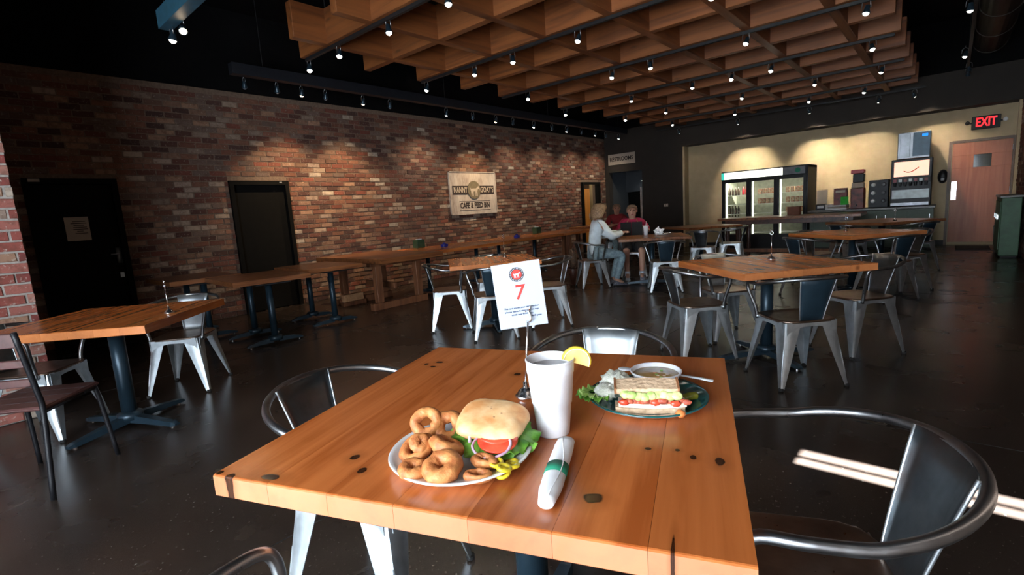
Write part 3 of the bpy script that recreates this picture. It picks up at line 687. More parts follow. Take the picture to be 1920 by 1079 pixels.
rowspec = [
 (0, [(-5.70, 0), (-5.05, 0), (-4.15, 1), (-3.30, 1), (-2.1, 1)], 'nearest black track under the first lattice plank'),
 (2, [(-5.66, 0), (-4.70, 1), (-4.05, 0), (-3.12, 1), (-1.7, 1)], 'second black track from the front under the lattice'),
 (4, [(-5.2, 1), (-3.68, 1), (-3.1, 1), (-1.9, 1), (-0.74, 1)], 'third black track from the front under the lattice'),
 (6, [(-5.66, 0), (-4.27, 0), (-3.2, 1), (-2.6, 1), (-2.05, 1), (-0.85, 1)], 'fourth black track from the front under the lattice'),
 (8, [(-5.3, 0), (-4.4, 0), (-2.95, 1), (-1.8, 1), (-0.9, 0)], 'fifth black track from the front under the lattice'),
 (10, [(-5.0, 0), (-3.6, 1), (-2.2, 1), (-1.3, 0)], 'sixth black track, far end of the lattice'),
]
for k, xs, lab in rowspec:
    y = YS[k]
    track(lab, (-5.75, y, TZ-0.012), (-0.62, y, TZ-0.012),
          [dict(x=x, y=y, z=TZ-0.13, lens='led', tilt=(R.uniform(-.25, .25), R.uniform(-.45, -.05)), watt=(30 if lit else 12), ang=80) for x, lit in xs])
hs = [(3.0, 0), (3.43, 0), (3.78, 2), (4.15, 0), (4.79, 2), (5.3, 0), (6.55, 1), (7.24, 0), (7.9, 2), (8.44, 0), (9.16, 1), (9.84, 0), (10.45, 1), (11.1, 0), (11.75, 1), (12.3, 0), (13.0, 1)]
track('long dark channel with spotlights running along the brick wall', (-7.1, 2.85, 3.34), (-7.1, 13.4, 3.34),
      [dict(x=-7.1, y=y, z=3.13, lens=('led_off', 'led', 'led_w')[m], aim=(XL, y + (0.15 if m else 0.4), (1.2, 1.35, 0.95)[m]), watt=(0, 75, 190)[m], ang=104 if m == 1 else 90, blend=1.0) for y, m in hs], 'dark_channel', 0.12, 0.14, 'spotlight_channel')
track('short teal channel with two spotlights at the upper left', (-5.22, 1.60, 3.10), (-3.4, 1.60, 3.10),
      [dict(x=-5.13, y=1.62, z=2.93, lens='led', aim=(-5.3, 1.2, 0.5), watt=8), dict(x=-4.98, y=1.66, z=2.97, lens='led_w', aim=(-3.5, 1.2, 1.0), watt=10)], 'teal_steel', 0.10, 0.15, 'spotlight_channel')
track('black track along the right side of the ceiling by the duct', (0.11, 6.2, 3.22), (0.13, 12.6, 3.22),
      [dict(x=0.07, y=7.9, z=3.16, lens='led', aim=(0.0, 8, 0), watt=10), dict(x=0.07, y=10.6, z=3.16, lens='led', aim=(-0.6, 10.4, 0), watt=10), dict(x=0.14, y=11.9, z=3.16, lens='led', aim=(0.3, 13.9, 1.3), watt=12), dict(x=0.14, y=12.45, z=3.16, lens='led_off', aim=(0.3, 13.9, 1.3))])
track('black track at the back wall lighting the drinks counter', (-6.0, 13.0, 3.16), (-0.45, 13.0, 3.16),
      [dict(x=-5.36, y=13.0, z=3.02, lens='led', aim=(-5.3, 14, 1.9), watt=6, ang=60), dict(x=-3.92, y=13.0, z=3.02, lens='led', aim=(-3.9, 14.0, 1.75), watt=260, ang=68, blend=1.0),
       dict(x=-2.42, y=13.0, z=3.02, lens='led', aim=(-2.3, 14.0, 1.75), watt=260, ang=68, blend=1.0), dict(x=-1.19, y=13.0, z=3.02, lens='led', aim=(-1.5, 14.0, 1.7), watt=150, ang=68, blend=1.0), dict(x=-0.62, y=13.0, z=3.02, lens='led', aim=(-0.1, 14.0, 1.7), watt=120, ang=68, blend=1.0)])
dk = MB().lathe([(0.24, 0), (0.24, 11.2)], n=28).build('air_duct', M['duct'], None, True, (0.42, 1.6, 3.78), (-pi/2, 0, 0)); tag(dk, 'dark bronze round air duct running along the upper right ceiling', 'duct')
for k in range(9): MB().lathe([(0.24, 0), (0.25, 0.0), (0.25, 0.03), (0.24, 0.03)], n=28).build('seam_band', M['duct'], dk, True, (0, 0, 0.8+1.3*k))

# ------------------------------------------------------------------ tables
def board_mesh(w, L, T, mat):
    c = 0.0035; y = L/2
    prof = [(-y, -T+c), (-y+c, -T), (y-c, -T), (y, -T+c), (y, -c), (y-c*0.6, -c*0.3), (y-c*1.4, 0), (-y+c*1.4, 0), (-y+c*0.6, -c*0.3), (-y, -c)]
    return MB().prism(prof, 'X', -w/2, w/2).mesh('board', mat)
def table_top(t, sx, sy, z, T, mat, nb=7, zrot=0.0):
    w = sx/nb; 
    for k in range(nb):
        x = -sx/2 + w*(k+0.5)
        # boards are modelled in the table's own frame so that grain and knots lie where they are on the table
        me = board_mesh(w-0.0006, sy, T, mat)
        for v in me.vertices: v.co.x += x; v.co.z += z
        put('board', me, t)
def pedestal(t, x, y, z, r=0.05, foot=0.36, mat='gun', rz=pi/4, nf=4):
    MB().lathe([(r, 0.05), (r, z-0.02)], (x, y, 0), 24).build('column', M[mat], t, True)
    MB().lathe([(0.075, 0.045), (0.075, 0.085), (r+0.004, 0.10)], (x, y, 0), 24).build('column_collar', M[mat], t, True)
    MB().bbox((x, y, z-0.012), (0.36, 0.36, 0.012), 0.002).build('mounting_plate', M['black'], t)
    for k in range(nf):
        a = rz + k*2*pi/nf
        if nf == 2: a = rz + k*pi
        ft = MB(); ca, sa = cos(a), sin(a)
        prof = [(0.03, 0.034, 0.024, 0.075), (0.2, 0.030, 0.020, 0.058), (foot-0.03, 0.026, 0.012, 0.038), (foot, 0.020, 0.014, 0.028)]
        rs = []
        for d, hw_, zb, zt in prof:
            rs.append([Vector((x + ca*d - sa*s, y + sa*d + ca*s, zz)) for s, zz in ((-hw_, zb), (hw_, zb), (hw_*0.8, zt), (-hw_*0.8, zt))])
        ft.rings(rs).build('foot', M[mat], t)
        MB().lathe([(0.014, 0), (0.014, 0.018)], (x+ca*(foot-0.04), y+sa*(foot-0.04), 0), 10).build('levelling_pad', M['chrome'], t)
TH = 0.76
def sq_table(label, x, y, rz, sx=1.03, sy=1.03, mat='top', T=0.045, foot=0.34, frz=0.0, nb=7, r=0.045):
    t = thing('dining_table', label, 'table', (x, y, 0), radians(rz))
    table_top(t, sx, sy, TH, T, M[mat], nb); pedestal(t, 0, 0, TH-T, r, foot, rz=frz); return t
sq_table('large knotty fir square table in the foreground holding the food', -0.84, 0.963, 20.5, 1.046, 1.0, 'top_main', 0.05, 0.36, 0)
sq_table('fir square table with four steel armchairs right of centre', -1.05, 4.22, 48, 0.99, 0.99, 'top', 0.05, 0.40, 0)
sq_table('small fir table half hidden behind the number card', -3.86, 4.07, 49, 0.96, 0.92, 'top', 0.045, 0.38, 0)
sq_table('fir square table at the left by the brick pier', -4.17, 0.70, 46, 0.99, 0.96, 'top', 0.05, 0.40, radians(-20))
sq_table('brown table where the two women sit', -3.52, 7.40, 31, 1.05, 1.0, 'top_dark', 0.04, 0.40, 0)
sq_table('fir table near the drinks counter behind the right centre table', -0.88, 7.45, 50, 1.0, 1.0, 'top', 0.045, 0.40, 0)
sq_table('dark table farther back toward the sage counter', -0.80, 10.0, 50, 1.1, 1.1, 'top_dark', 0.04, 0.40, 0)
sq_table('dark table behind the women near the alcove corner', -3.75, 10.1, 50, 1.1, 1.1, 'top_dark', 0.04, 0.40, 0)

def wall_table(label, x, y, rz, sx, sy, mat='top_dark', cols=((-0.32, 0), (0.32, 0)), z=0.745):
    t = thing('dining_table', label, 'table', (x, y, 0), radians(rz))
    table_top(t, sx, sy, z, 0.05, M[mat], 5)
    for cx, cy in cols: pedestal(t, cx, cy, z-0.05, 0.035, 0.30, rz=pi/2, nf=2)
    return t
wall_table('dark table with one corner by the near black door', -6.98, 2.02, 0, 0.98, 0.76)
wall_table('foremost dark table of the cluster by the brick wall', -5.90, 2.34, -4, 1.02, 0.80)
wall_table('second dark table of the cluster in front of the plain black door', -6.25, 3.26, -2, 1.02, 0.72)

# heavy timber tables along the brick wall
def trestle_table(label, x, y, sx, sy, legs_y, mat='top_dark', z=0.76, block=False):
    t = thing('timber_table', label, 'table', (x, y, 0))
    table_top(t, sx, sy, z, 0.07, M[mat], 6)
    for s in (-1, 1):
        xx = s*(sx/2-0.42) if sx > 1.3 else s*(sx/2-0.14)
        for ly in legs_y: MB().bbox((xx, ly, (z-0.07)/2+0.05), (0.09, 0.10, z-0.07-0.10), 0.004).build('leg', M['timber'], t)
        MB().bbox((xx, 0, 0.05), (0.10, legs_y[1]-legs_y[0]+0.26, 0.10), 0.004).build('foot_beam', M['timber'], t)
        MB().bbox((xx, 0, z-0.10), (0.10, legs_y[1]-legs_y[0]+0.26, 0.06), 0.004).build('cross_rail', M['timber'], t)
    MB().bbox((0, 0, 0.30), (sx-1.0 if sx > 1.3 else sx-0.3, 0.05, 0.09), 0.004).build('stretcher', M['timber'], t)
    return t
tt = trestle_table('heavy timber trestle table against the brick wall', -6.62, 4.45, 1.76, 1.10, (-0.36, 0.36))
bl = MB().bbox((-7.0, 4.16, 0.12), (0.10, 0.34, 0.11), 0.004).build('wood_block', M['timber_pale']); tag(bl, 'pale short wood block under the heavy trestle table', 'wood block')
MB().bbox((-7.0, 4.16, 0.032), (0.14, 0.40, 0.064), 0.003).build('block_foot', M['timber'], bl)
def long_table(label, x, y, sx, sy, mat, steel=True, z=0.755):
    t = thing('dining_table', label, 'table', (x, y, 0)); table_top(t, sx, sy, z, 0.05, M[mat], 6)
    for ly in (-sy/2+0.35, sy/2-0.35):
        if steel: pedestal(t, 0.0, ly, z-0.05, 0.035, 0.32, rz=0, nf=2)
        else:
            for s in (-1, 1): MB().bbox((s*(sx/2-0.09), ly+0.1*(1 if ly > 0 else -1), (z-0.05)/2), (0.09, 0.09, z-0.05), 0.004).build('leg', M['timber'], t)
    return t
long_table('first long fir table beyond the trestle table on the brick wall side', -6.6, 5.98, 1.15, 1.86, 'top')
long_table('second long fir table beyond the trestle table on the brick wall side', -6.72, 7.88, 1.05, 1.84, 'top')
long_table('fir table with square timber legs far along the brick wall', -6.75, 9.70, 1.15, 1.70, 'top', False)
long_table('farthest dark long table near the open orange door', -6.7, 11.45, 1.2, 1.6, 'top_dark', False, 0.80)
def wbox(name, x, y, z, d, mat, label, cat, rz=0.0):
    o = MB().bbox((0, 0, 0), d, 0.006).build(name, M[mat], None, False, (x, y, z + d[2]/2), (0, 0, rz)); return tag(o, label, cat)
def napkin_box(label, x, y, z=0.755):
    o = wbox('napkin_box', x, y, z, (0.13, 0.17, 0.145), 'greenbox', label, 'napkin box')
    MB().box((0, 0, 0.078), (0.04, 0.11, 0.012)).build('napkins', M['napkin'], o); return o
napkin_box('nearer dark green napkin box on the wall tables', -7.05, 5.6); napkin_box('farther dark green napkin box on the wall tables', -7.1, 9.05)
def sticker(label, x, y, z=0.755):
    o = wbox('condiment_caddy', x, y, z, (0.09, 0.10, 0.05), 'bluebox', label, 'caddy'); MB().box((0, 0, 0.035), (0.05, 0.02, 0.03)).build('grip', M['bluebox'], o)
sticker('nearer small blue caddy on the wall tables', -6.55, 5.75); sticker('farther small blue caddy on the wall tables', -6.6, 7.75)
# farm table in front of the cooler
ft = thing('farm_table', 'long brown farm table with turned legs and foot rail before the cooler', 'table', (-2.48, 11.55, 0))
table_top(ft, 2.55, 0.9, 0.84, 0.05, M['top_dark'], 6)
for o in list(ft.children): pass
MB().bbox((0, 0, 0.745), (2.3, 0.7, 0.09), 0.004).build('apron', M['darkwood'], ft)
for x in (-1.1, -0.86, 1.05):
    for y in (-0.33, 0.33):
        MB().lathe([(0.035, 0.0), (0.04, 0.06), (0.028, 0.10), (0.045, 0.2), (0.032, 0.3), (0.045, 0.55), (0.03, 0.62), (0.048, 0.68), (0.048, 0.71)], (x, y, 0), 14).build('leg', M['darkwood'], ft, True)
MB().bbox((0, -0.36, 0.16), (2.2, 0.09, 0.07), 0.004).build('foot_rail', M['timber'], ft)
wbox('brown_box', -2.42, 11.75, 0.84, (0.22, 0.2, 0.17), 'brownbox', 'small brown box on the long farm table', 'box')

# ------------------------------------------------------------------ steel armchairs
def slat_sheet(z0, z1, x0, x1, w0, w1, curve, n=6):
    def fn(u, v):
        s = u*2-1; w = w0 + (w1-w0)*v; y = s*w/2
        x = x0 + (x1-x0)*v**1.1 + curve*v*(s*s)
        return (x, y, z0 + (z1-z0)*v), Vector((1, -2*curve*v*s*0.9/(w*0.5)*0.5, 0.25)).normalized()
    return fn
def leg_mesh(sx, sy, front):
    rs = []
    for t in (0.0, 0.15, 0.5, 1.0):
        z = 0.425*(1-t) + 0.012
        k = t**1.05
        cx = sx*(0.178 + 0.052*k); cy = sy*(0.178 + 0.052*k); L = 0.085*(1-t) + 0.026; th = 0.0035
        out = []; inn = []
        for q in range(7):
            a = q/6
            # outward corner: from along -x side to along -y side with a rounded corner
            rr = L*0.34
            if a < 0.34: px, py = -L + (L-rr)*(a/0.34), 0
            elif a > 0.66: px, py = 0, -(rr + (L-rr)*((a-0.66)/0.34))
            else:
                b_ = (a-0.34)/0.32*pi/2; px, py = -rr + rr*sin(b_), -rr + rr*cos(b_)
            out.append((px, py)); 
            nx_, ny_ = (0, 1) if a < 0.34 else ((1, 0) if a > 0.66 else (sin((a-0.34)/0.32*pi/2), cos((a-0.34)/0.32*pi/2)))
            inn.append((px - nx_*th, py - ny_*th))
        ring = out + inn[::-1]
        rs.append([Vector((cx + sx*p, cy + sy*q_, z)) for p, q_ in ring])
    mb = MB().rings(rs)
    # pressed rib near the foot
    c0 = 0.178+0.052*0.40-0.0095; c1 = 0.178+0.052*0.81-0.0065
    p0 = Vector((sx*c0, sy*c0, 0.26)); p1 = Vector((sx*c1, sy*c1, 0.09))
    mb.tube([p0, p1], 0.0045, 6)
    return mb
def apron_side(y, along):
    n = 14; top = []; bot = []
    for i in range(n+1):
        s = i/n*2-1; x = s*0.165
        top.append((x, 0.443)); e = abs(s)**3
        bot.append((x, 0.412 - 0.055*e))
    return top + bot[::-1]
def chair_proto(name, label, slat='steel_slat', leg='steel', ring='steel_ring', seat='seat_metal', arms=True):
    t = thing(name, label, 'chair')
    # seat: rounded square with shallow dish and rolled edge
    n = 32; prof = [(0.30, 0.4475), (0.60, 0.4465), (0.86, 0.449), (0.96, 0.4525), (1.0, 0.449), (1.0, 0.438), (0.96, 0.438)]
    rs = []
    for k, z in prof:
        r_ = []
        for i in range(n):
            a = 2*pi*i/n; c_, s_ = cos(a), sin(a); m_ = (abs(c_)**5 + abs(s_)**5)**(-1/5)
            r_.append(Vector((0.192*k*c_*m_, 0.192*k*s_*m_, z)))
        rs.append(r_)
    MB().rings(rs).build('seat', M[seat], t, True)
    ap = MB()
    for s in (-1, 1):
        ap.prism(apron_side(0, 'X'), 'Y', s*0.183-0.0015, s*0.183+0.0015)
        ap.prism(apron_side(0, 'Y'), 'X', s*0.183-0.0015, s*0.183+0.0015)
    ap.build('seat_skirt', M[leg], t)
    for sx in (-1, 1):
        for sy in (-1, 1):
            l = leg_mesh(sx, sy, sx > 0).build('leg', M[leg], t); autosmooth(l, 35)
            MB().lathe([(0.012, 0.0), (0.016, 0.002), (0.016, 0.018), (0.012, 0.02)], (sx*0.222, sy*0.222, 0), 10).build('foot_cap', M['rubber'], l)
    # crossed straps under the seat
    MB().tube([(-0.15, -0.15, 0.40), (0.15, 0.15, 0.40)], 0.006, 6).tube([(-0.15, 0.15, 0.395), (0.15, -0.15, 0.395)], 0.006, 6).build('cross_brace', M[leg], t)
    pts = []
    zr = 0.69
    half = [(0.125, 0.192, 0.42), (0.128, 0.205, 0.50), (0.145, 0.238, 0.60), (0.150, 0.252, 0.655), (0.128, 0.262, 0.683), (0.06, 0.276, 0.688), (-0.03, 0.280, 0.692)]
    for k in range(1, 7):
        a = k/7*pi/2; half.append((-0.03 - 0.255*sin(a), 0.280*cos(a), 0.692 + 0.050*sin(a)))
    path = half + [(-0.285, 0, 0.742)] + [(x, -y, z) for x, y, z in half[::-1]]
    MB().tube(catmull(path, 5), 0.0125, 10).build('arm_rail', M[ring], t, True)
    sl = MB().sheet(slat_sheet(0.444, 0.746, -0.176, -0.277, 0.150, 0.240, 0.030), 8, 6, 0.003)
    so = sl.build('backrest', M[slat], t, True)
    # folded side edges of the backrest
    f = slat_sheet(0.444, 0.746, -0.176, -0.277, 0.150, 0.240, 0.030)
    for s in (0, 1): MB().tube([f(s, v/6)[0] for v in range(7)], 0.0042, 6).build('folded_edge', M[leg], so, True)
    for s in (-1, 1): MB().tube([(0.118, s*0.180, 0.435), (0.132, s*0.2, 0.435)], 0.016, 8).build('bolt_boss', M[leg], t, True)
    return t
P0 = chair_proto('steel_armchair', 'x')
proto_used = [False]
def chair(x, y, face, label, group=None, variant=None):
    if not proto_used[0]: t = P0; proto_used[0] = True
    else: t = copy_tree(P0)
    t.location = (x, y, 0); t.rotation_euler = (0, 0, radians(face)); t['label'] = label; t['category'] = 'chair'
    t['group'] = group or 'steel armchairs in the dining room'
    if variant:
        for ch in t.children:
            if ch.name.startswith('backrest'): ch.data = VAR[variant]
    return t
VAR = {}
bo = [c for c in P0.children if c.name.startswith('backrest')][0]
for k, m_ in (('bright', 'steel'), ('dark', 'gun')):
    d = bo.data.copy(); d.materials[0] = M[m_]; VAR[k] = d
chair(-0.21, 1.155, 204, 'gunmetal steel armchair right of the foreground table over the sun streaks')
chair(-1.42, 0.845, 20, 'steel armchair pushed in at the left side of the foreground table')
chair(-0.995, 1.60, 288, 'bright steel armchair at the far side of the foreground table behind the cup', variant='bright')
chair(-0.63, 0.27, 110, 'steel armchair nearest the camera at the bottom edge, only its arm in view')
chair(-1.52, 4.00, 46, 'steel armchair at the left front side of the right centre table')
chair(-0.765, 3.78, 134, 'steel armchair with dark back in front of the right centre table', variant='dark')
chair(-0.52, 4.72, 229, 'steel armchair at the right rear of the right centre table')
chair(-1.52, 4.72, 316, 'steel armchair with bright steel back behind the right centre table', variant='bright')
chair(-4.28, 3.78, 48, 'steel armchair at the left side of the small table behind the card')
chair(-3.55, 3.72, 138, 'steel armchair with dark back, partly hidden by the number card', variant='dark')
chair(-3.37, 4.42, 228, 'steel armchair right of the small table behind the card')
chair(-4.30, 4.52, 318, 'steel armchair on the far side of the small table behind the card')
chair(-4.74, 1.24, 320, 'steel armchair with pale back on the far side of the left table', variant='bright')
chair(-4.52, 0.33, 48, 'dull steel armchair by the brick pier at the left table')
chair(-4.26, 6.80, 48, 'steel armchair in which the woman in pale blue sits')
chair(-3.06, 6.83, 121, 'empty steel armchair with dark back in front of the women', variant='dark')
chair(-4.20, 8.08, 300, 'steel armchair under the woman in the crimson shirt')
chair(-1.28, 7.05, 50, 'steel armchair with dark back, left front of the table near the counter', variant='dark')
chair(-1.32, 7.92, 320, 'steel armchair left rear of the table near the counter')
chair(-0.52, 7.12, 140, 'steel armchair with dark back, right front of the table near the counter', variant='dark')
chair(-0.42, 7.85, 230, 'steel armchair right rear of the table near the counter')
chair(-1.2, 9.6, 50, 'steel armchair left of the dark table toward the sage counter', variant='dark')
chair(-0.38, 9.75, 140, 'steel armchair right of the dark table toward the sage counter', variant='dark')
chair(-3.28, 8.95, 100, 'steel armchair with silver back, front of the dark table near the alcove corner')
chair(-3.05, 9.75, 190, 'steel armchair right of the dark table near the alcove corner', variant='dark')
chair(-5.87, 10.40, 310, 'steel armchair holding the far person in dark red')

# dark wood-and-metal side chair at the left edge
def side_chair(label, x, y, face):
    t = thing('side_chair', label, 'chair', (x, y, 0), radians(face))
    st = MB().bbox((0, 0, 0.455), (0.40, 0.40, 0.022), 0.008).build('seat', M['darkwood2'], t)
    for k in range(3): MB().box((-0.1+k*0.1, 0, 0.4665), (0.003, 0.39, 0.0012)).build('seat_groove', M['black'], st)
    for s in (-1, 1):
        MB().tube(catmull([(-0.26, s*0.20, 0.0), (-0.20, s*0.19, 0.42), (-0.21, s*0.19, 0.55), (-0.27, s*0.19, 0.86)], 5), 0.013, 8).build('back_leg', M['blacksheen'], t, True)
        MB().tube(catmull([(0.22, s*0.21, 0.0), (0.18, s*0.19, 0.40), (0.155, s*0.185, 0.435), (0.08, s*0.185, 0.437)], 5), 0.012, 8).build('front_leg', M['blacksheen'], t, True)
        MB().tube([(-0.20, s*0.19, 0.437), (0.15, s*0.185, 0.437)], 0.009, 8).build('side_rail', M['blacksheen'], t, True)
    for z, w in ((0.82, 0.07), (0.70, 0.04), (0.60, 0.04)):
        xx = -0.205 - (z-0.5)*0.165
        MB().bbox((xx, 0, z), (0.016, 0.37, w), 0.004).build('back_slat', M['darkwood2'], t)
    return t
M['darkwood2'] = wood_mat('reddish_dark_wood', (0.085, 0.035, 0.032), (0.05, 0.02, 0.018), 0.4, 'X')
side_chair('dark side chair with reddish wooden seat at the left edge', -3.63, 0.22, 138)

# wire number stands
def stand(label, x, y, z, h=0.20, lean=(0, 0), clip=True, rz=0):
    t = thing('number_stand', label, 'table number stand', (x, y, z), rz)
    MB().lathe([(0.028, 0.0), (0.030, 0.004), (0.029, 0.009), (0.024, 0.012), (0.020, 0.020), (0.012, 0.027), (0.006, 0.031), (0.006, 0.045)], n=24).build('base', M['chrome'], t, True)
    MB().tube([(0, 0, 0.03), (lean[0], lean[1], h)], 0.0028, 8).build('rod', M['chrome'], t, True)
    lx, ly = lean; pts = []
    for i in range(14):
        a = 2*pi*i/14; k = 1 if sin(a) < 0 else 1.5
        pts.append((lx + 0.013*cos(a)*(1 - 0.45*max(0, sin(a))), ly, h + 0.013 + 0.013*sin(a)*k))
    MB().tube(pts, 0.0028, 6, closed=True).build('clip_ring', M['chrome'], t, True)
    MB().tube([(lx-0.006, ly, h+0.03), (lx-0.012, ly, h+0.046)], 0.003, 6).tube([(lx+0.006, ly, h+0.03), (lx+0.012, ly, h+0.046)], 0.003, 6).build('clip_tip', M['chrome'], t, True)
    return t
stand('chrome wire stand holding the number card behind the cup', -0.862, 1.008, TH, 0.215, (0.018, 0.006), rz=0.0)
stand('empty chrome wire stand on the right centre table', -1.06, 4.38, TH, 0.20)
stand('empty chrome wire stand on the left table', -3.83, 0.94, TH, 0.17, (-0.01, 0.0))
stand('empty chrome wire stand on the small table behind the card', -3.86, 4.29, TH, 0.22)
stand('empty chrome wire stand on the table near the counter', -0.97, 7.55, TH, 0.15)
stand('empty chrome wire stand on the dark table toward the sage counter', -0.62, 9.7, TH, 0.15)

# ------------------------------------------------------------------ back of the room: cooler, counter, machines, door
CY = 13.02          # cooler front
cw0, cw1, ch = -4.30, -2.42, 1.91
ck = thing('drinks_cooler', 'three-door glass drinks cooler with lit header at the tan wall', 'cooler', ((cw0+cw1)/2, CY, 0))
W_ = cw1 - cw0; D_ = TB - CY - 0.03
cb = MB(); cb.box((-W_/2+0.03, D_/2, ch/2), (0.06, D_, ch)); cb.box((W_/2-0.03, D_/2, ch/2), (0.06, D_, ch)); cb.box((0, D_/2, ch-0.03), (W_, D_, 0.06)); cb.box((0, D_/2, 0.15), (W_, D_, 0.30)); cb.box((0, D_-0.02, ch/2), (W_, 0.04, ch))
cb.build('cabinet', M['blacksheen'], ck)
li = MB(); li.box((0, D_-0.05, 1.0), (W_-0.13, 0.02, 1.4)); li.box((-W_/2+0.07, D_/2, 1.0), (0.02, D_-0.12, 1.4)); li.box((W_/2-0.07, D_/2, 1.0), (0.02, D_-0.12, 1.4)); li.build('liner', M['fridge_in'], ck)
hd = MB().bbox((0, 0.0, 1.80), (W_, 0.06, 0.20), 0.004).build('header', M['blacksheen'], ck)
MB().bbox((-0.22, -0.035, 1.80), (1.30, 0.012, 0.165), 0.002).build('lit_panel', M['header_light'], hd)
MB().bbox((-0.90, -0.035, 1.80), (0.07, 0.012, 0.165), 0.002).build('teal_panel', M['header_teal'], hd)
MB().bbox((0.66, -0.035, 1.80), (0.45, 0.012, 0.165), 0.002).build('grey_panel', M['header_grey'], hd)
MB().lathe([(0.01, 0), (0.055, 0), (0.055, 0.006), (0.01, 0.006)], n=24).build('green_emblem', M['greenband'], hd, False, (0.74, -0.042, 1.80), (pi/2, 0, 0))
dw = (W_-0.06)/3
for k in range(3):
    x = -W_/2 + 0.03 + dw*(k+0.5)
    d = MB(); 
    d.bbox((x-dw/2+0.03, 0, 1.0), (0.06, 0.04, 1.40), 0.003); d.bbox((x+dw/2-0.03, 0, 1.0), (0.06, 0.04, 1.40), 0.003); d.bbox((x, 0, 1.665), (dw-0.12, 0.04, 0.07), 0.003); d.bbox((x, 0, 0.335), (dw-0.12, 0.04, 0.07), 0.003)
    do = d.build('door', M['blacksheen'], ck)
    MB().box((x, 0.0, 1.0), (dw-0.12, 0.006, 1.26)).build('door_pane', M['glass'], do)
    MB().bbox((x + (dw/2-0.03)*(1 if k < 1 else -1), -0.04, 1.05), (0.02, 0.035, 0.34), 0.003).build('handle', M['blacksheen'], do)
    MB().box((x-dw/2+0.075, 0.07, 1.0), (0.02, 0.02, 1.25)).build('light_tube', M['cooler_tube'], ck)
    for z in (0.40, 0.63, 0.86, 1.09, 1.32): MB().box((x, 0.32, z), (dw-0.1, 0.42, 0.012)).build('shelf', M['white'], ck)
lamp('AREA', 'cooler_light', ((cw0+cw1)/2, CY+0.12, 1.64), 90, (1.0, 1.0, 0.82), ((cw0+cw1)/2, CY+0.3, 0.2), shape='RECTANGLE', size=1.6, size_y=0.05)
BOT = MB().lathe([(0.028, 0), (0.03, 0.01), (0.03, 0.12), (0.012, 0.17), (0.012, 0.20)], n=12).mesh('bottle', M['bottle'], True)
BOTR = BOT.copy(); BOTR.materials[0] = M['redcap']
CTN = MB().bbox((0, 0, 0.06), (0.075, 0.06, 0.12), 0.004).mesh('carton', M['drinkcan'])
i = 0
def shelf_row(kind, door, z, xs, y, grp, lab):
    for dx in xs:
        x0 = (cw0+cw1)/2 - W_/2 + 0.03 + dw*(door+0.5) + dx
        me = BOTR if kind == 'red' else (BOT if kind == 'bottle' else CTN)
        wd_ = ('first', 'second', 'third', 'fourth')[xs.index(dx)] + ' from the left'
        tag(put('drink_bottle' if kind != 'carton' else 'drink_carton', me, None, (x0, CY+y, z+0.006)), lab + ', ' + wd_, 'bottle' if kind != 'carton' else 'carton', grp)
for z, nm in ((1.32, 'top'), (0.86, 'middle'), (0.63, 'lower')):
    shelf_row('bottle', 0, z, [-0.2, -0.13, -0.06, 0.01], 0.2, 'dark bottles on the %s shelf behind the left cooler door' % nm, 'dark bottle on the %s shelf behind the left cooler door' % nm)
shelf_row('red', 0, 1.32, [0.12, 0.19], 0.2, 'red bottles in the cooler', 'red bottle on the top shelf behind the left cooler door')
for z, nm in ((1.32, 'top'), (1.09, 'second')):
    shelf_row('carton', 1, z, [-0.1, -0.01, 0.08, 0.17], 0.16, 'cartons on the %s shelf of the middle door' % nm, 'printed carton on the %s shelf behind the middle cooler door' % nm)
for z, nm in ((1.32, 'top'), (1.09, 'second'), (0.86, 'third')):
    shelf_row('carton', 2, z, [-0.1, 0.0, 0.1, 0.19], 0.16, 'cartons on the %s shelf of the right door' % nm, 'printed carton on the %s shelf behind the right cooler door' % nm)
# sage counter
ct = thing('counter_cabinet', 'sage green counter cabinets under the drink machines', 'cabinet', (-1.33, 13.08, 0))
cl, cr = -1.05, 1.10
MB().box((0.02, 0.33, 0.42), (cr-cl, 0.60, 0.78)).build('carcass', M['counter_green'], ct)
MB().box((0.02, 0.36, 0.03), (cr-cl-0.04, 0.54, 0.06)).build('plinth', M['black'], ct)
for k in range(5):
    x = cl + 0.235 + k*0.43
    d = MB().bbox((x, 0.015, 0.44), (0.40, 0.02, 0.66), 0.003).build('door', M['counter_green'], ct)
    fr = MB()
    for c_, s_ in (((x-0.17, 0.0, 0.44), (0.06, 0.014, 0.66)), ((x+0.17, 0.0, 0.44), (0.06, 0.014, 0.66)), ((x, 0.0, 0.74), (0.28, 0.014, 0.06)), ((x, 0.0, 0.14), (0.28, 0.014, 0.06))): fr.box(c_, s_)
    fr.build('door_rail', M['counter_green'], d)
    MB().bbox((x+0.14*(-1 if k % 2 else 1), -0.02, 0.66), (0.012, 0.02, 0.10), 0.003).build('handle', M['chrome'], d)
wt2 = MB().bbox((-1.31, 13.38, 0.845), (cr-cl+0.06, 0.68, 0.045), 0.006).build('worktop', M['countertop']); tag(wt2, 'grey laminate worktop along the tan back wall', 'worktop')
def bx(name, x, y, z, d, mat, label, cat, **kw): return wbox(name, x, y, z, d, mat, label, cat, **kw)
zc = 0.868
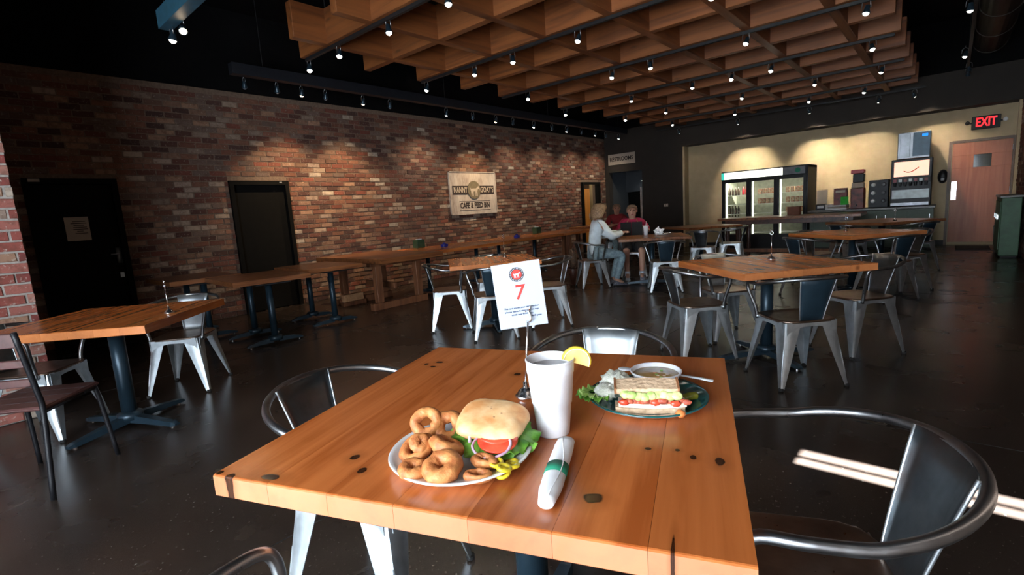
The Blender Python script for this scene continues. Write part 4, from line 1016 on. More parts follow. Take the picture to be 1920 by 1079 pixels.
# soda machine
sm = thing('soda_dispenser', 'black soda fountain with glowing orange picture panel', 'drink machine', (-0.62, 13.45, zc))
MB().bbox((0, 0.06, 0.48), (0.66, 0.46, 0.96), 0.01).build('housing', M['blacksheen'], sm)
sp = MB().bbox((0, -0.185, 0.76), (0.56, 0.02, 0.30), 0.003).build('lit_panel', M['pink_screen'], sm)
MB().tube(catmull([(-0.12, -0.198, 0.72), (-0.05, -0.198, 0.69), (0.03, -0.198, 0.71), (0.12, -0.198, 0.78)], 4), 0.008, 6).build('red_swoosh', M['redink'], sp)
MB().bbox((0, -0.178, 0.25), (0.60, 0.02, 0.18), 0.003).build('splash_panel', M['mirror_panel'], sm)
MB().bbox((0, -0.25, 0.05), (0.62, 0.16, 0.07), 0.006).build('drip_tray', M['stainless'], sm)
MB().bbox((0, -0.21, 0.53), (0.62, 0.08, 0.10), 0.006).build('valve_bar', M['blacksheen'], sm)
for k in range(7):
    x = -0.25 + k*0.083
    v = MB().lathe([(0.018, 0), (0.024, 0.05), (0.024, 0.08)], (x, -0.25, 0.41), 10).build('valve', M['blacksheen'], sm)
    MB().bbox((x, -0.262, 0.53), (0.055, 0.01, 0.06), 0.002).build('flavour_badge', M[('redcap', 'white', 'redprint', 'white')[k % 4]], sm)
im = thing('ice_maker', 'stainless ice machine standing on the soda fountain', 'ice machine', (-0.60, 13.50, zc+0.965))
MB().bbox((0, 0, 0.26), (0.52, 0.46, 0.52), 0.008).build('body', M['stainless'], im)
MB().bbox((-0.14, -0.236, 0.27), (0.16, 0.012, 0.46), 0.003).build('front_panel', M['stainless'], im)
MB().bbox((0.12, -0.236, 0.27), (0.27, 0.012, 0.46), 0.003).build('front_panel', M['gun'], im)
MB().bbox((0.17, -0.246, 0.44), (0.09, 0.008, 0.05), 0.002).build('lit_badge', M['blue_led'], im)
cm = thing('coffee_machine', 'black coffee brewer with white knobs left of the soda fountain', 'coffee machine', (-1.15, 13.42, zc))
MB().bbox((0, 0.04, 0.29), (0.34, 0.36, 0.58), 0.01).build('housing', M['blacksheen'], cm)
for r_ in range(3):
    for c_ in range(2):
        MB().lathe([(0.01, 0), (0.042, 0), (0.036, 0.03), (0.01, 0.032)], n=16).build('dispense_knob', M['white' if c_ == 0 else 'header_grey'], cm, True, (-0.09+c_*0.18, -0.145, 0.48-r_*0.17), (pi/2, 0, 0))
tu = thing('tea_urn', 'tall printed tea dispenser with red lid on the worktop', 'tea dispenser', (-1.52, 13.38, zc))
MB().bbox((0, 0, 0.22), (0.24, 0.26, 0.44), 0.01).build('printed_housing', M['redprint'], tu)
MB().bbox((0, 0, 0.50), (0.22, 0.24, 0.11), 0.01).build('white_band', M['notice'], tu)
MB().bbox((0.01, 0, 0.65), (0.20, 0.22, 0.18), 0.01).build('brew_basket', M['blacksheen'], tu)
MB().bbox((-0.01, -0.01, 0.79), (0.24, 0.24, 0.085), 0.01).build('lid', M['redcap'], tu)
MB().tube([(0, -0.13, 0.08), (0, -0.18, 0.08), (0, -0.18, 0.05)], 0.012, 8).build('tap', M['blacksheen'], tu)
pb = bx('picture_box', -1.84, 13.40, zc+0.10, (0.24, 0.16, 0.36), 'redprint', 'dark red printed display box on the white trays', 'box')
MB().bbox((0, -0.084, 0.11), (0.18, 0.006, 0.05), 0.002).build('white_strip', M['notice'], pb)
tr = thing('tray_stack', 'stack of white cardboard trays on the worktop', 'trays', (-1.84, 13.28, zc))
for k in range(3): MB().bbox((-0.02, 0, 0.017+k*0.033), (0.36-0.01*k, 0.42, 0.028), 0.004).build('tray', M['notice' if k % 2 else 'white'], tr)
gn = MB().bbox((0, 0, 0.085), (0.14, 0.01, 0.17), 0.002).build('green_card', M['greennote'], None, False, (-1.73, 13.12, zc+0.10)); tag(gn, 'bright green card propped in front of the printed box', 'card')
nd = thing('napkin_dispenser', 'black napkin dispenser with a pale sign on top beside the cooler', 'napkin dispenser', (-2.20, 13.35, zc))
MB().bbox((0, 0, 0.065), (0.20, 0.20, 0.13), 0.008).build('housing', M['blacksheen'], nd); MB().bbox((0, -0.102, 0.07), (0.13, 0.006, 0.06), 0.002).build('napkins', M['napkin'], nd)
ps = MB().bbox((0, 0, 0.17), (0.20, 0.015, 0.30), 0.003).build('pale_sign', M['notice'], nd, False, (0, 0.05, 0.125)); 
for k in range(2):
    c_ = MB().lathe([(0.026, 0), (0.036, 0.12), (0.034, 0.12), (0.024, 0.006)], n=16).build('clear_cup', M['white'], None, True, (-2.07+0.07*k-0.0, 13.18, zc))
    tag(c_, ('left' if k == 0 else 'right') + ' small cup beside the napkin dispenser', 'cup')
# wall dispenser, exit sign
wd = thing('wall_dispenser', 'black oval dispenser fixed to the tan wall left of the wooden door', 'dispenser', (-0.13, TB-0.05, 1.43))
MB().lathe([(0.02, 0), (0.075, 0.0), (0.085, 0.03), (0.06, 0.09), (0.02, 0.095)], n=20, sy=1.7).build('cover', M['blacksheen'], wd, True, (0, 0.05, 0), (pi/2, 0, 0))
MB().bbox((0, -0.04, -0.06), (0.06, 0.03, 0.05), 0.004).build('spout', M['header_grey'], wd)
ex = thing('exit_sign', 'black box exit sign with lit red letters above the wooden door', 'exit sign', (0.47, TB-0.10, 2.43))
MB().bbox((0, 0.04, 0), (0.42, 0.10, 0.25), 0.008).build('housing', M['black'], ex)
text('EXIT', 0.235, M['exit_red'], ex, (0, -0.013, 0.0), (pi/2, 0, 0), width=0.30, bold=0.006, depth=0.003)
for s in (-1, 1):
    MB().lathe([(0.015, 0), (0.035, 0.03), (0.04, 0.055), (0.015, 0.056)], n=14).build('emergency_lamp', M['white' if s > 0 else 'blacksheen'], ex, True, (s*0.25, 0.0, 0.01), (pi/2, 0, s*0.5))
    MB().box((s*0.225, 0.02, 0.0), (0.03, 0.03, 0.03)).build('bracket', M['black'], ex)
# wooden door
d4 = thing('door_4', 'reddish wooden door with small window and steel push plate', 'door', (0.44, TB, 0)); d4['kind'] = 'structure'
fr = MB(); fr.box((-0.475, -0.03, 1.06), (0.05, 0.06, 2.12)); fr.box((0.465, -0.03, 1.06), (0.04, 0.06, 2.12)); fr.box((0, -0.03, 2.10), (0.90, 0.06, 0.05)); fr.build('door_frame', simple('brown_frame_paint', (0.16, 0.11, 0.08), 0.5), d4)
lf = MB(); lf.bbox((0, -0.02, 0.815), (0.88, 0.045, 1.51), 0.003); lf.bbox((0, -0.02, 1.945), (0.88, 0.045, 0.25), 0.003); lf.bbox((-0.275, -0.02, 1.695), (0.33, 0.045, 0.25), 0.003); lf.bbox((0.295, -0.02, 1.695), (0.29, 0.045, 0.25), 0.003)
lf.build('door_leaf', M['door_wood'], d4)
MB().box((0.02, -0.01, 1.695), (0.27, 0.01, 0.26)).build('vision_pane', M['darkglass'], d4)
MB().bbox((-0.385, -0.046, 1.12), (0.085, 0.006, 0.38), 0.002).build('push_plate', M['chrome'], d4)
for z in (0.3, 1.1, 1.9): MB().tube([(0.445, -0.05, z-0.05), (0.445, -0.05, z+0.05)], 0.008, 8).build('hinge', M['steel'], d4)
mt = MB().bbox((0.38, 13.22, 0.008), (0.5, 0.75, 0.016), 0.004).build('door_mat', M['rubber']); tag(mt, 'black rubber mat before the wooden door', 'mat')
# green cabinet and white bin at the right wall
gc = thing('green_cabinet', 'green enamel cabinet at the right edge against the brick wall', 'cabinet', (0.77, 12.1, 0))
gc.scale = (1, 0.7, 0.88)
MB().bbox((0, 0, 0.58), (0.24, 1.6, 1.08), 0.01).build('body', M['greenpaint'], gc); MB().bbox((0, 0, 1.14), (0.28, 1.64, 0.04), 0.006).build('top', M['countertop'], gc); MB().bbox((0.01, 0, 0.02), (0.2, 1.5, 0.04), 0.003).build('plinth', M['black'], gc)
for k in range(3): 
    d = MB().bbox((-0.125, -0.5+0.5*k, 0.6), (0.015, 0.46, 0.9), 0.003).build('door', M['greenpaint'], gc); MB().bbox((-0.14, -0.32+0.5*k, 0.75), (0.02, 0.012, 0.1), 0.003).build('handle', M['chrome'], d)
wb_ = thing('waste_bin', 'small white bin between the wooden door and the green cabinet', 'bin', (0.76, 12.99, 0))
MB().lathe([(0.09, 0), (0.12, 0.42), (0.112, 0.42), (0.085, 0.01)], n=20).build('bucket', M['white'], wb_, True)
MB().lathe([(0.122, 0.42), (0.122, 0.44), (0.06, 0.47), (0.01, 0.475)], n=20).build('lid', M['notice'], wb_, True)

# ------------------------------------------------------------------ food on the foreground table
PZ = TH
def plate(label, x, y, r, top, under, rimh=0.022):
    t = thing('plate', label, 'plate', (x, y, PZ))
    inner = [(0.005, 0.008), (r*0.62, 0.008), (r*0.72, 0.011), (r*0.93, rimh-0.001), (r*0.985, rimh+0.002), (r, rimh)]
    outer = [(r*0.985, rimh-0.003), (r*0.75, 0.004), (r*0.62, 0.001), (r*0.5, 0.0), (0.005, 0.003)]
    MB().lathe(inner + [(r*0.992, rimh-0.002)], n=64, cap=False).build('dish', M[top], t, True)
    MB().lathe(outer[::-1] + [(r*0.992, rimh-0.0005)], n=64, cap=False).build('underside', M[under], t, True); return t
plate('white china plate with the sandwich bun and onion rings', -0.762, 0.668, 0.152, 'china', 'china')
plate('teal glazed plate with the club sandwich and soup', -0.570, 1.150, 0.152, 'tealglaze', 'china')
z0 = PZ + 0.009
def onion_ring(x, y, z, R_, r_, seed, rx=0, ry=0, rz=0, sq=1.0, label=''):
    n, m = 34, 14; rs = []
    for i in range(n):
        a = 2*pi*i/n; ring = []
        for j in range(m):
            b_ = 2*pi*j/m
            d = Vector((cos(a), sin(a)*sq, 0))
            k = 1 + 0.20*noise.noise(Vector((cos(a)*2.2+seed*5, sin(a)*2.2, seed+cos(b_)))) + 0.10*noise.noise(Vector((cos(a)*6+cos(b_)*2, sin(a)*6, sin(b_)*2+seed*3)))
            wv = 1 + 0.10*noise.noise(Vector((cos(a)+seed*3, sin(a)+seed, 1.7)))
            p = d*(R_*wv + r_*k*cos(b_)) + Vector((0, 0, r_*k*0.92*sin(b_)))
            ring.append(p)
        rs.append(ring)
    o = MB().rings(rs, False, True).build('onion_ring', M['ring_batter'], None, True, (x, y, z), (rx, ry, rz))
    return tag(o, label, 'onion ring', 'fried onion rings on the white plate')
onion_ring(-0.712, 0.572, z0+0.026, 0.0235, 0.0175, 1, 0.35, 0.1, 0, label='large golden onion ring with open hole at the front of the plate')
onion_ring(-0.768, 0.545, z0+0.016, 0.0175, 0.0140, 2, 0.1, 0.1, 0.4, label='flat onion ring at the front left rim of the plate')
onion_ring(-0.764, 0.630, z0+0.030, 0.0235, 0.0165, 3, -0.35, 0.25, 0.3, 0.75, label='oval onion ring leaning in the middle of the heap')
onion_ring(-0.826, 0.600, z0+0.021, 0.0270, 0.0125, 4, 0.45, -0.1, 0.2, label='wide thin onion ring at the left side of the heap')
onion_ring(-0.812, 0.600, z0+0.036, 0.0120, 0.0120, 5, 0.6, 0.3, 0.9, label='small onion ring nested in the wide one')
onion_ring(-0.874, 0.668, z0+0.042, 0.0235, 0.0125, 6, 1.0, 0.1, 0.75, label='onion ring standing upright at the back of the heap')
onion_ring(-0.838, 0.702, z0+0.026, 0.0240, 0.0150, 7, 0.7, 0.6, 0.2, label='shaded onion ring behind, next to the bun')
onion_ring(-0.666, 0.640, z0+0.022, 0.016, 0.0115, 8, 0.2, 0.1, 0.5, 0.6, label='small curled onion ring below the lettuce, upper of two')
onion_ring(-0.650, 0.606, z0+0.011, 0.019, 0.0100, 9, 0.15, 0.1, 0.8, 0.55, label='small curled onion ring below the lettuce, lower of two')
onion_ring(-0.838, 0.632, z0+0.012, 0.0220, 0.0120, 10, 0.1, 0, 0, label='onion ring underneath the left of the heap')
# bun sandwich
bs = thing('bun_sandwich', 'round-bun chicken sandwich with lettuce, tomato and onion on the white plate', 'sandwich', (-0.730, 0.742, z0))
bs.scale = (1.12, 1.12, 0.86)
MB().blob((0, 0, 0.014), 0.060, 1, 0.08, 3, 20, 10, (1.0, 0.95, 0.24)).build('bottom_bun', M['bun'], bs, True)
MB().blob((0, 0.0, 0.032), 0.058, 2, 0.18, 4, 24, 8, (1.0, 1.0, 0.18)).build('patty', M['patty'], bs, True)
def ruffle(rad, z, amp, seed, a0=0, a1=2*pi, rin=0.4, droop=0.01):
    n = 60; m = 5
    def fn(u, v):
        a = a0 + (a1-a0)*u; r_ = rad*(rin + (1-rin)*v)
        h = amp*v*v*(sin(a*11+seed) + 0.7*sin(a*23+seed*2)) - droop*v*v
        r2 = r_*(1 + 0.10*v*noise.noise(Vector((cos(a)*3, sin(a)*3, seed)))*2)
        return Vector((r2*cos(a), r2*sin(a), z + h)), Vector((0.15*cos(a), 0.15*sin(a), 1)).normalized()
    return MB().sheet(fn, n, m, 0.0012)
ruffle(0.087, 0.038, 0.0065, 1, droop=0.016).build('lettuce_leaf', M['lettuce'], bs, True)
ruffle(0.074, 0.032, 0.007, 3, -2.4, 0.6, droop=0.018).build('lettuce_leaf', M['lettuce_pale'], bs, True)
ruffle(0.086, 0.028, 0.006, 5, -1.6, 0.2, droop=0.014).build('lettuce_leaf', M['lettuce'], bs, True)
to = MB().lathe([(0.004, 0), (0.036, 0), (0.038, 0.004), (0.036, 0.008), (0.004, 0.008)], n=28).build('tomato_slice', M['tomato'], bs, True, (0.041, -0.036, 0.040), (0.25, 0.25, 0))
MB().lathe([(0.004, 0), (0.034, 0), (0.036, 0.003), (0.034, 0.007), (0.004, 0.007)], n=28).build('tomato_slice', M['tomato'], bs, True, (0.028, -0.024, 0.049), (0.2, 0.2, 0))
MB().tube([(0.035*cos(a*0.3)+0.02, 0.035*sin(a*0.3)-0.02, 0.060+0.001*sin(a)) for a in range(21)], 0.0028, 6, closed=True).build('onion_slice', M['onion'], bs, True, (0.014, -0.022, -0.006), (0.25, 0.2, 0))
MB().tube(catmull([(-0.008, -0.052, 0.064), (-0.004, -0.064, 0.052), (-0.003, -0.066, 0.036)], 5), 0.0035, 6).build('onion_slice', M['onion'], bs, True)
# top bun: squarish, domed, tilted back
n = 40; rs = []
for k, z in ((0.25, -0.001), (0.80, -0.002), (0.95, 0.003), (1.0, 0.010), (0.99, 0.018), (0.93, 0.027), (0.78, 0.035), (0.55, 0.040), (0.28, 0.043), (0.05, 0.044)):
    r_ = []
    for i in range(n):
        a = 2*pi*i/n; c_, s_ = cos(a), sin(a); m_ = (abs(c_)**3 + abs(s_)**3)**(-1/3)
        nn = noise.noise(Vector((c_*2, s_*2, k*2)))
        r_.append(Vector((0.066*k*c_*m_*(1+0.06*nn), 0.060*k*s_*m_*(1+0.08*nn), z + 0.005*noise.noise(Vector((c_*k*3, s_*k*3, 4))))))
    rs.append(r_)
tbn = MB().rings(rs).build('top_bun', M['bun'], bs, True, (-0.004, 0.000, 0.054), (0.30, 0.10, 0.45))
tbn.scale = (1.05, 1.02, 0.80)
for k in range(14):
    a = R.uniform(0, 6.28); q = R.uniform(0.1, 0.7)
    MB().blob((0.05*q*cos(a), 0.045*q*sin(a), 0.0435 - 0.012*q*q), 0.0016, k, 0.2, 2, 6, 5, (1.4, 1, 0.5)).build('herb_fleck', M['patty'], tbn)
pp = thing('pepper_rings', 'heap of yellow pickled pepper rings at the right rim of the white plate', 'pickled peppers', (-0.630, 0.668, z0))
for k in range(6):
    x, y = R.uniform(-0.018, 0.018), R.uniform(-0.022, 0.022)
    MB().tube([(x+0.012*cos(a), y+0.012*sin(a), 0.006+0.003*k+0.003*sin(a+k)) for a in [q*pi/7 for q in range(14)]], 0.0042, 6, closed=True).build('pepper_ring', M['pepper'], pp, True)
# foam cup
cu = thing('foam_cup', 'large white foam cup of iced tea with a lemon wedge', 'cup', (-0.668, 0.872, PZ))
ch_ = 0.178
prof = [(0.002, 0.004), (0.033, 0.004), (0.0365, 0.0), (0.0375, 0.004), (0.0445, 0.075), (0.046, 0.0755), (0.0525, ch_-0.032), (0.0535, ch_-0.031), (0.0545, ch_-0.012), (0.0535, ch_-0.010), (0.0548, ch_-0.006), (0.056, ch_-0.001), (0.0545, ch_+0.001), (0.053, ch_-0.001), (0.0505, ch_-0.035), (0.034, 0.01), (0.002, 0.01)]
MB().lathe(prof, n=56).build('cup_wall', M['foam'], cu, True)
MB().lathe([(0.002, ch_-0.020), (0.0512, ch_-0.020), (0.0500, ch_-0.030), (0.002, ch_-0.030)], n=40).build('tea_surface', M['tea'], cu, True)
lm = thing('lemon_wedge', 'lemon wedge hung on the rim of the foam cup', 'lemon', (-0.668+0.052*0.76, 0.872+0.052*0.65, PZ+ch_+0.002), atan2(0.65, 0.76))
arc = [(0.030*cos(radians(t)), 0.030*sin(radians(t))) for t in range(-8, 189, 14)]
MB().prism(arc, 'Y', -0.007, 0.007).build('flesh', M['lemon_flesh'], lm, False, (0.008, 0, -0.012), (0, 0.35, 0))
o = MB().rings([[Vector(((0.030+dr)*cos(radians(t)), yy, (0.030+dr)*sin(radians(t)))) for dr, yy in ((0, -0.0075), (0.0035, -0.006), (0.0035, 0.006), (0, 0.0075))] for t in range(-8, 189, 14)]).build('rind', M['lemon_rind'], lm, True, (0.008, 0, -0.012), (0, 0.35, 0))
MB().tube([(0.0295*cos(radians(t)), 0.0078, 0.0295*sin(radians(t))) for t in range(-8, 189, 14)], 0.0012, 5).tube([(0.0295*cos(radians(t)), -0.0078, 0.0295*sin(radians(t))) for t in range(-8, 189, 14)], 0.0012, 5).build('pith', M['lemon_pith'], lm, True, (0.008, 0, -0.012), (0, 0.35, 0))
# napkin roll
a0 = Vector((-0.602, 0.828, 0)); a1 = Vector((-0.497, 0.615, 0)); dd = a1 - a0; L_ = dd.length
nr = thing('napkin_roll', 'white napkin roll of cutlery with a green paper band', 'napkin roll', ((a0.x+a1.x)/2, (a0.y+a1.y)/2, PZ), atan2(dd.y, dd.x))
rs = []
for i in range(17):
    x = -L_/2 + L_*i/16; ring = []
    w = 0.021 * (1 - 0.35*max(0, (i-13)/3)) * (0.92 if i < 2 else 1)
    for j in range(16):
        b_ = 2*pi*j/16
        k = 1 + 0.07*noise.noise(Vector((x*30, cos(b_)*2, sin(b_)*2)))
        ring.append(Vector((x, w*k*cos(b_), 0.0125 + 0.0125*k*sin(b_)*(0.8 if i > 14 else 1))))
    rs.append(ring)
MB().rings(rs).build('rolled_napkin', M['napkin'], nr, True)
MB().tube(catmull([(-L_/2+0.005, -0.006, 0.0255), (0, 0.012, 0.0235), (L_/2-0.01, 0.003, 0.024)], 5), 0.0011, 5).build('napkin_fold', M['napkin'], nr, True)
rs = [[Vector((x, 0.0222*cos(b_)*q, 0.0125+0.0137*sin(b_)*q)) for b_ in [2*pi*j/20 for j in range(20)]] for x, q in ((-0.012, 0.96), (-0.012, 1.0), (0.026, 1.0), (0.026, 0.96))]
MB().rings(rs, False).build('paper_band', M['greenband'], nr, True)
# number card
cc = Vector((-0.862+0.018, 1.008+0.006, 0)); tocam = Vector((-cc.x, -cc.y, 0)).normalized()
az = atan2(tocam.y, tocam.x) + pi/2
card = thing('number_card', 'white number card with a red 7 held in the wire stand', 'number card', (cc.x - tocam.x*0.002, cc.y - tocam.y*0.002, PZ+0.205), az)
card.rotation_euler = (0, radians(-5), az)
CX = -0.010
MB().box((CX, 0, 0.086), (0.130, 0.0012, 0.176)).build('card_sheet', M['paper'], card)
def disc(r0, r1, z0_, z1_, mat, par, loc, nm): return MB().lathe([(r0, z0_), (r1, z0_), (r1, z1_), (r0, z1_)], n=32).build(nm, mat, par, False, loc, (pi/2, 0, 0))
disc(0.0002, 0.0195, 0, 0.0003, M['ink'], card, (CX, -0.0007, 0.142), 'logo_ring'); disc(0.0002, 0.0135, 0, 0.0003, M['redink'], card, (CX, -0.0011, 0.142), 'logo_disc')
goat(card, 0.016, M['paper'], (CX, -0.0015, 0.141), (pi/2, 0, 0)).scale = (1, 1, 0.08)
for k in range(26):
    a = 2*pi*k/26
    MB().box((0, 0, 0), (0.0016, 0.0003, 0.0030)).build('logo_letter', M['paper'], card, False, (CX+0.0166*cos(a), -0.0012, 0.142+0.0166*sin(a)), (0, -a+pi/2, 0))
text('7', 0.056, M['redink'], card, (CX, -0.0012, 0.092), (pi/2, 0, 0), depth=0.0002, bold=0.0006, shear=0.12)
text('This card shows your table number', 0.0062, M['greyink'], card, (CX, -0.0011, 0.052), (pi/2, 0, 0), depth=0.0001, width=0.094, bold=0.00022)
text('please leave it standing on top', 0.0062, M['greyink'], card, (CX, -0.0011, 0.043), (pi/2, 0, 0), depth=0.0001, width=0.092, bold=0.00022)
text('until we find you', 0.0062, M['greyink'], card, (CX, -0.0011, 0.034), (pi/2, 0, 0), depth=0.0001, width=0.058, bold=0.00022)
text('Thank you', 0.0068, M['greyink'], card, (CX+0.034, -0.0011, 0.026), (pi/2, 0, 0), depth=0.0001, width=0.034, bold=0.00022)
# teal plate food
bw = thing('soup_bowl', 'white foam bowl of tan soup on the teal plate', 'bowl', (-0.578, 1.222, PZ+0.010))
bw.scale = (1.25, 1.25, 1.05)
MB().lathe([(0.002, 0.003), (0.030, 0.003), (0.034, 0.0), (0.036, 0.003), (0.050, 0.042), (0.0525, 0.045), (0.0545, 0.050), (0.0525, 0.052), (0.0505, 0.050), (0.047, 0.038), (0.032, 0.008), (0.002, 0.008)], n=48).build('bowl_wall', M['foam'], bw, True)
MB().lathe([(0.002, 0.043), (0.0478, 0.042), (0.044, 0.034), (0.002, 0.034)], n=40).build('soup', M['soup'], bw, True)
for k in range(9):
    a = R.uniform(0, 6.28); q = R.uniform(0, 0.035); MB().blob((q*cos(a), q*sin(a), 0.0425), 0.003, k, 0.3, 2, 8, 6, (1.3, 1, 0.5)).build('soup_bit', M[('carrot', 'crumb', 'lettuce_pale')[k % 3]], bw, True)
TU = Vector((cos(radians(31)), sin(radians(31)), 0)); TV = Vector((-TU.y, TU.x, 0))
sw2 = thing('club_sandwich', 'halved club sandwich of bread, salmon and avocado on the teal plate', 'sandwich', (-0.528, 1.082, PZ+0.010), radians(31))
sw2.scale = (0.95, 0.62, 1.12)
def slab(x0, x1, y0, y1, z, th, mat, nm, bend=0.0, tilt=0.0, seed=0):
    rs = []
    for i in range(15):
        u = i/14; x = x0 + (x1-x0)*u; zz = z + bend*(2*u-1)**2
        e = 1 - 0.12*(abs(2*u-1)**6)
        ring = [Vector((x, y0*e, zz + tilt*y0)), Vector((x, y1*e, zz + tilt*y1)), Vector((x, y1*e, zz + th + tilt*y1 + 0.001*noise.noise(Vector((u*9, seed, 2))))), Vector((x, y0*e, zz + th + tilt*y0 + 0.001*noise.noise(Vector((u*9, seed, 5)))))]
        rs.append(ring)
    return MB().rings(rs).build(nm, M[mat], sw2)
slab(-0.088, 0.082, -0.046, 0.030, 0.002, 0.010, 'wheat', 'bread_slice', 0.004, seed=1)
slab(-0.080, 0.086, -0.042, 0.026, 0.013, 0.009, 'crumb', 'turkey_slice', 0.003, seed=2)
for k in range(12):
    x = -0.07 + 0.155*k/11 + R.uniform(-.004, .004)
    MB().blob((x, -0.036+R.uniform(-0.008, 0.008), 0.026+R.uniform(-.002, .003)), 0.012, k+3, 0.35, 3, 12, 8, (1.1, 0.9, 0.55)).build('salmon_piece', M['bacon' if k % 3 else 'tomato'], sw2, True)
slab(-0.07, 0.075, -0.030, 0.028, 0.027, 0.008, 'tomato', 'tomato_layer', 0.002, seed=3)
for k in range(9):
    x = -0.062 + 0.125*k/8
    MB().blob((x, -0.034+R.uniform(-.006, .006), 0.040+R.uniform(-.002, .002)), 0.013, k+20, 0.2, 2, 12, 8, (1.1, 1.0, 0.5), Matrix.Rotation(0.5, 3, 'X')).build('avocado_slice', M['avocado'], sw2, True)
slab(-0.090, 0.070, -0.026, 0.040, 0.048, 0.011, 'wheat', 'bread_slice', -0.002, 0.18, seed=4)
for s in (-1, 1): slab(-0.090 if s < 0 else 0.066, -0.084 if s < 0 else 0.072, -0.027, 0.041, 0.0475, 0.012, 'crust', 'bread_crust', 0, 0.18)
ps_ = thing('potato_salad', 'creamy white scoop of potato salad at the left of the teal plate', 'salad', (-0.650, 1.140, PZ+0.010))
ps_.scale = (1.2, 1.2, 1.2)
MB().blob((0, 0, 0.024), 0.037, 5, 0.35, 4, 22, 14, (1.0, 0.85, 0.75)).build('scoop', M['salad'], ps_, True)
MB().blob((-0.006, -0.040, 0.016), 0.026, 6, 0.35, 4, 18, 12, (1.0, 0.9, 0.7)).build('scoop', M['salad'], ps_, True)
ll = thing('lettuce_garnish', 'green leaf lettuce garnish at the left rim of the teal plate', 'lettuce', (-0.680, 1.075, PZ+0.012))
ruffle(0.046, 0.012, 0.006, 2, droop=0.0).build('leaf', M['lettuce'], ll, True)
ruffle(0.040, 0.018, 0.006, 6, 1.5, 5.5, droop=0.0).build('leaf', M['lettuce_pale'], ll, True)
pk = thing('pickle_spear', 'dark green pickle spear at the right of the teal plate', 'pickle', (-0.470, 1.165, PZ+0.014), radians(75))
MB().tube(catmull([(-0.038, 0, 0.008), (-0.015, 0.004, 0.011), (0.015, 0.003, 0.011), (0.038, -0.002, 0.008)], 5), [0.005]+[0.0105]*14+[0.005], 10).build('spear', M['pickle'], pk, True)
sr = MB().blob((0, 0, 0.009), 0.011, 9, 0.3, 3, 12, 9, (1, 1, 0.8)).build('salmon_bit', M['carrot'], None, True, (-0.449, 1.075, PZ+0.012)); tag(sr, 'single orange salmon bit at the right end of the sandwich', 'food bit')
rl = MB().blob((0, 0, 0.012), 0.020, 12, 0.15, 2, 14, 10, (1.1, 0.8, 0.7)).build('brown_roll', M['crust'], None, True, (-0.640, 1.212, PZ+0.012)); tag(rl, 'small brown roll between the potato salad and the bowl', 'bread roll')
kn = thing('soup_spoon', 'clear white spoon lying across the teal plate behind the bowl', 'spoon', (-0.575, 1.277, PZ+0.034), atan2(1.298-1.263, -0.452+0.693))
rs = []
for x, w, z in ((-0.125, 0.004, 0.0), (-0.120, 0.008, 0.0), (-0.07, 0.0065, 0.002), (0.02, 0.004, 0.004), (0.09, 0.006, 0.001), (0.122, 0.0075, -0.002), (0.126, 0.004, -0.002)):
    rs.append([Vector((x, -w, z)), Vector((x, w, z)), Vector((x, w*0.8, z+0.003)), Vector((x, -w*0.8, z+0.003))])
MB().rings(rs).build('handle', M['cutlery'], kn, True)
MB().blob((-0.118, 0, 0.003), 0.016, 1, 0, 1, 16, 8, (1.3, 0.9, 0.28)).build('spoon_bowl', M['cutlery'], kn, True)

# ------------------------------------------------------------------ people
def skin_mesh(joints, edges, root, mat, name, parent, sub=2, add=0.0, only=None):
    names = [k for k in joints if only is None or k in only]
    idx = {k: i for i, k in enumerate(names)}
    me = bpy.data.meshes.new('sk'); me.from_pydata([joints[k][0] for k in names], [(idx[a], idx[b]) for a, b in edges if a in idx and b in idx], [])
    o = bpy.data.objects.new('sk', me); COL.objects.link(o)
    md = o.modifiers.new('skin', 'SKIN'); md.use_smooth_shade = True
    sv = me.skin_vertices[0].data if me.skin_vertices else None
    if sv is None:
        bpy.context.view_layer.update(); 
        bm = bmesh.new(); bm.from_mesh(me); bm.verts.layers.skin.verify(); bm.to_mesh(me); bm.free(); sv = me.skin_vertices[0].data
    for k in names:
        r = joints[k][1]; r = r if isinstance(r, tuple) else (r, r)
        sv[idx[k]].radius = (r[0]+add, r[1]+add); sv[idx[k]].use_root = (k == root)
    ss = o.modifiers.new('sub', 'SUBSURF'); ss.levels = sub; ss.render_levels = sub
    bpy.context.view_layer.update()
    dg = bpy.context.evaluated_depsgraph_get(); m2 = bpy.data.meshes.new_from_object(o.evaluated_get(dg)); bpy.data.objects.remove(o)
    m2.materials.clear(); m2.materials.append(mat); m2.polygons.foreach_set('use_smooth', [True]*len(m2.polygons))
    return put(name, m2, parent)
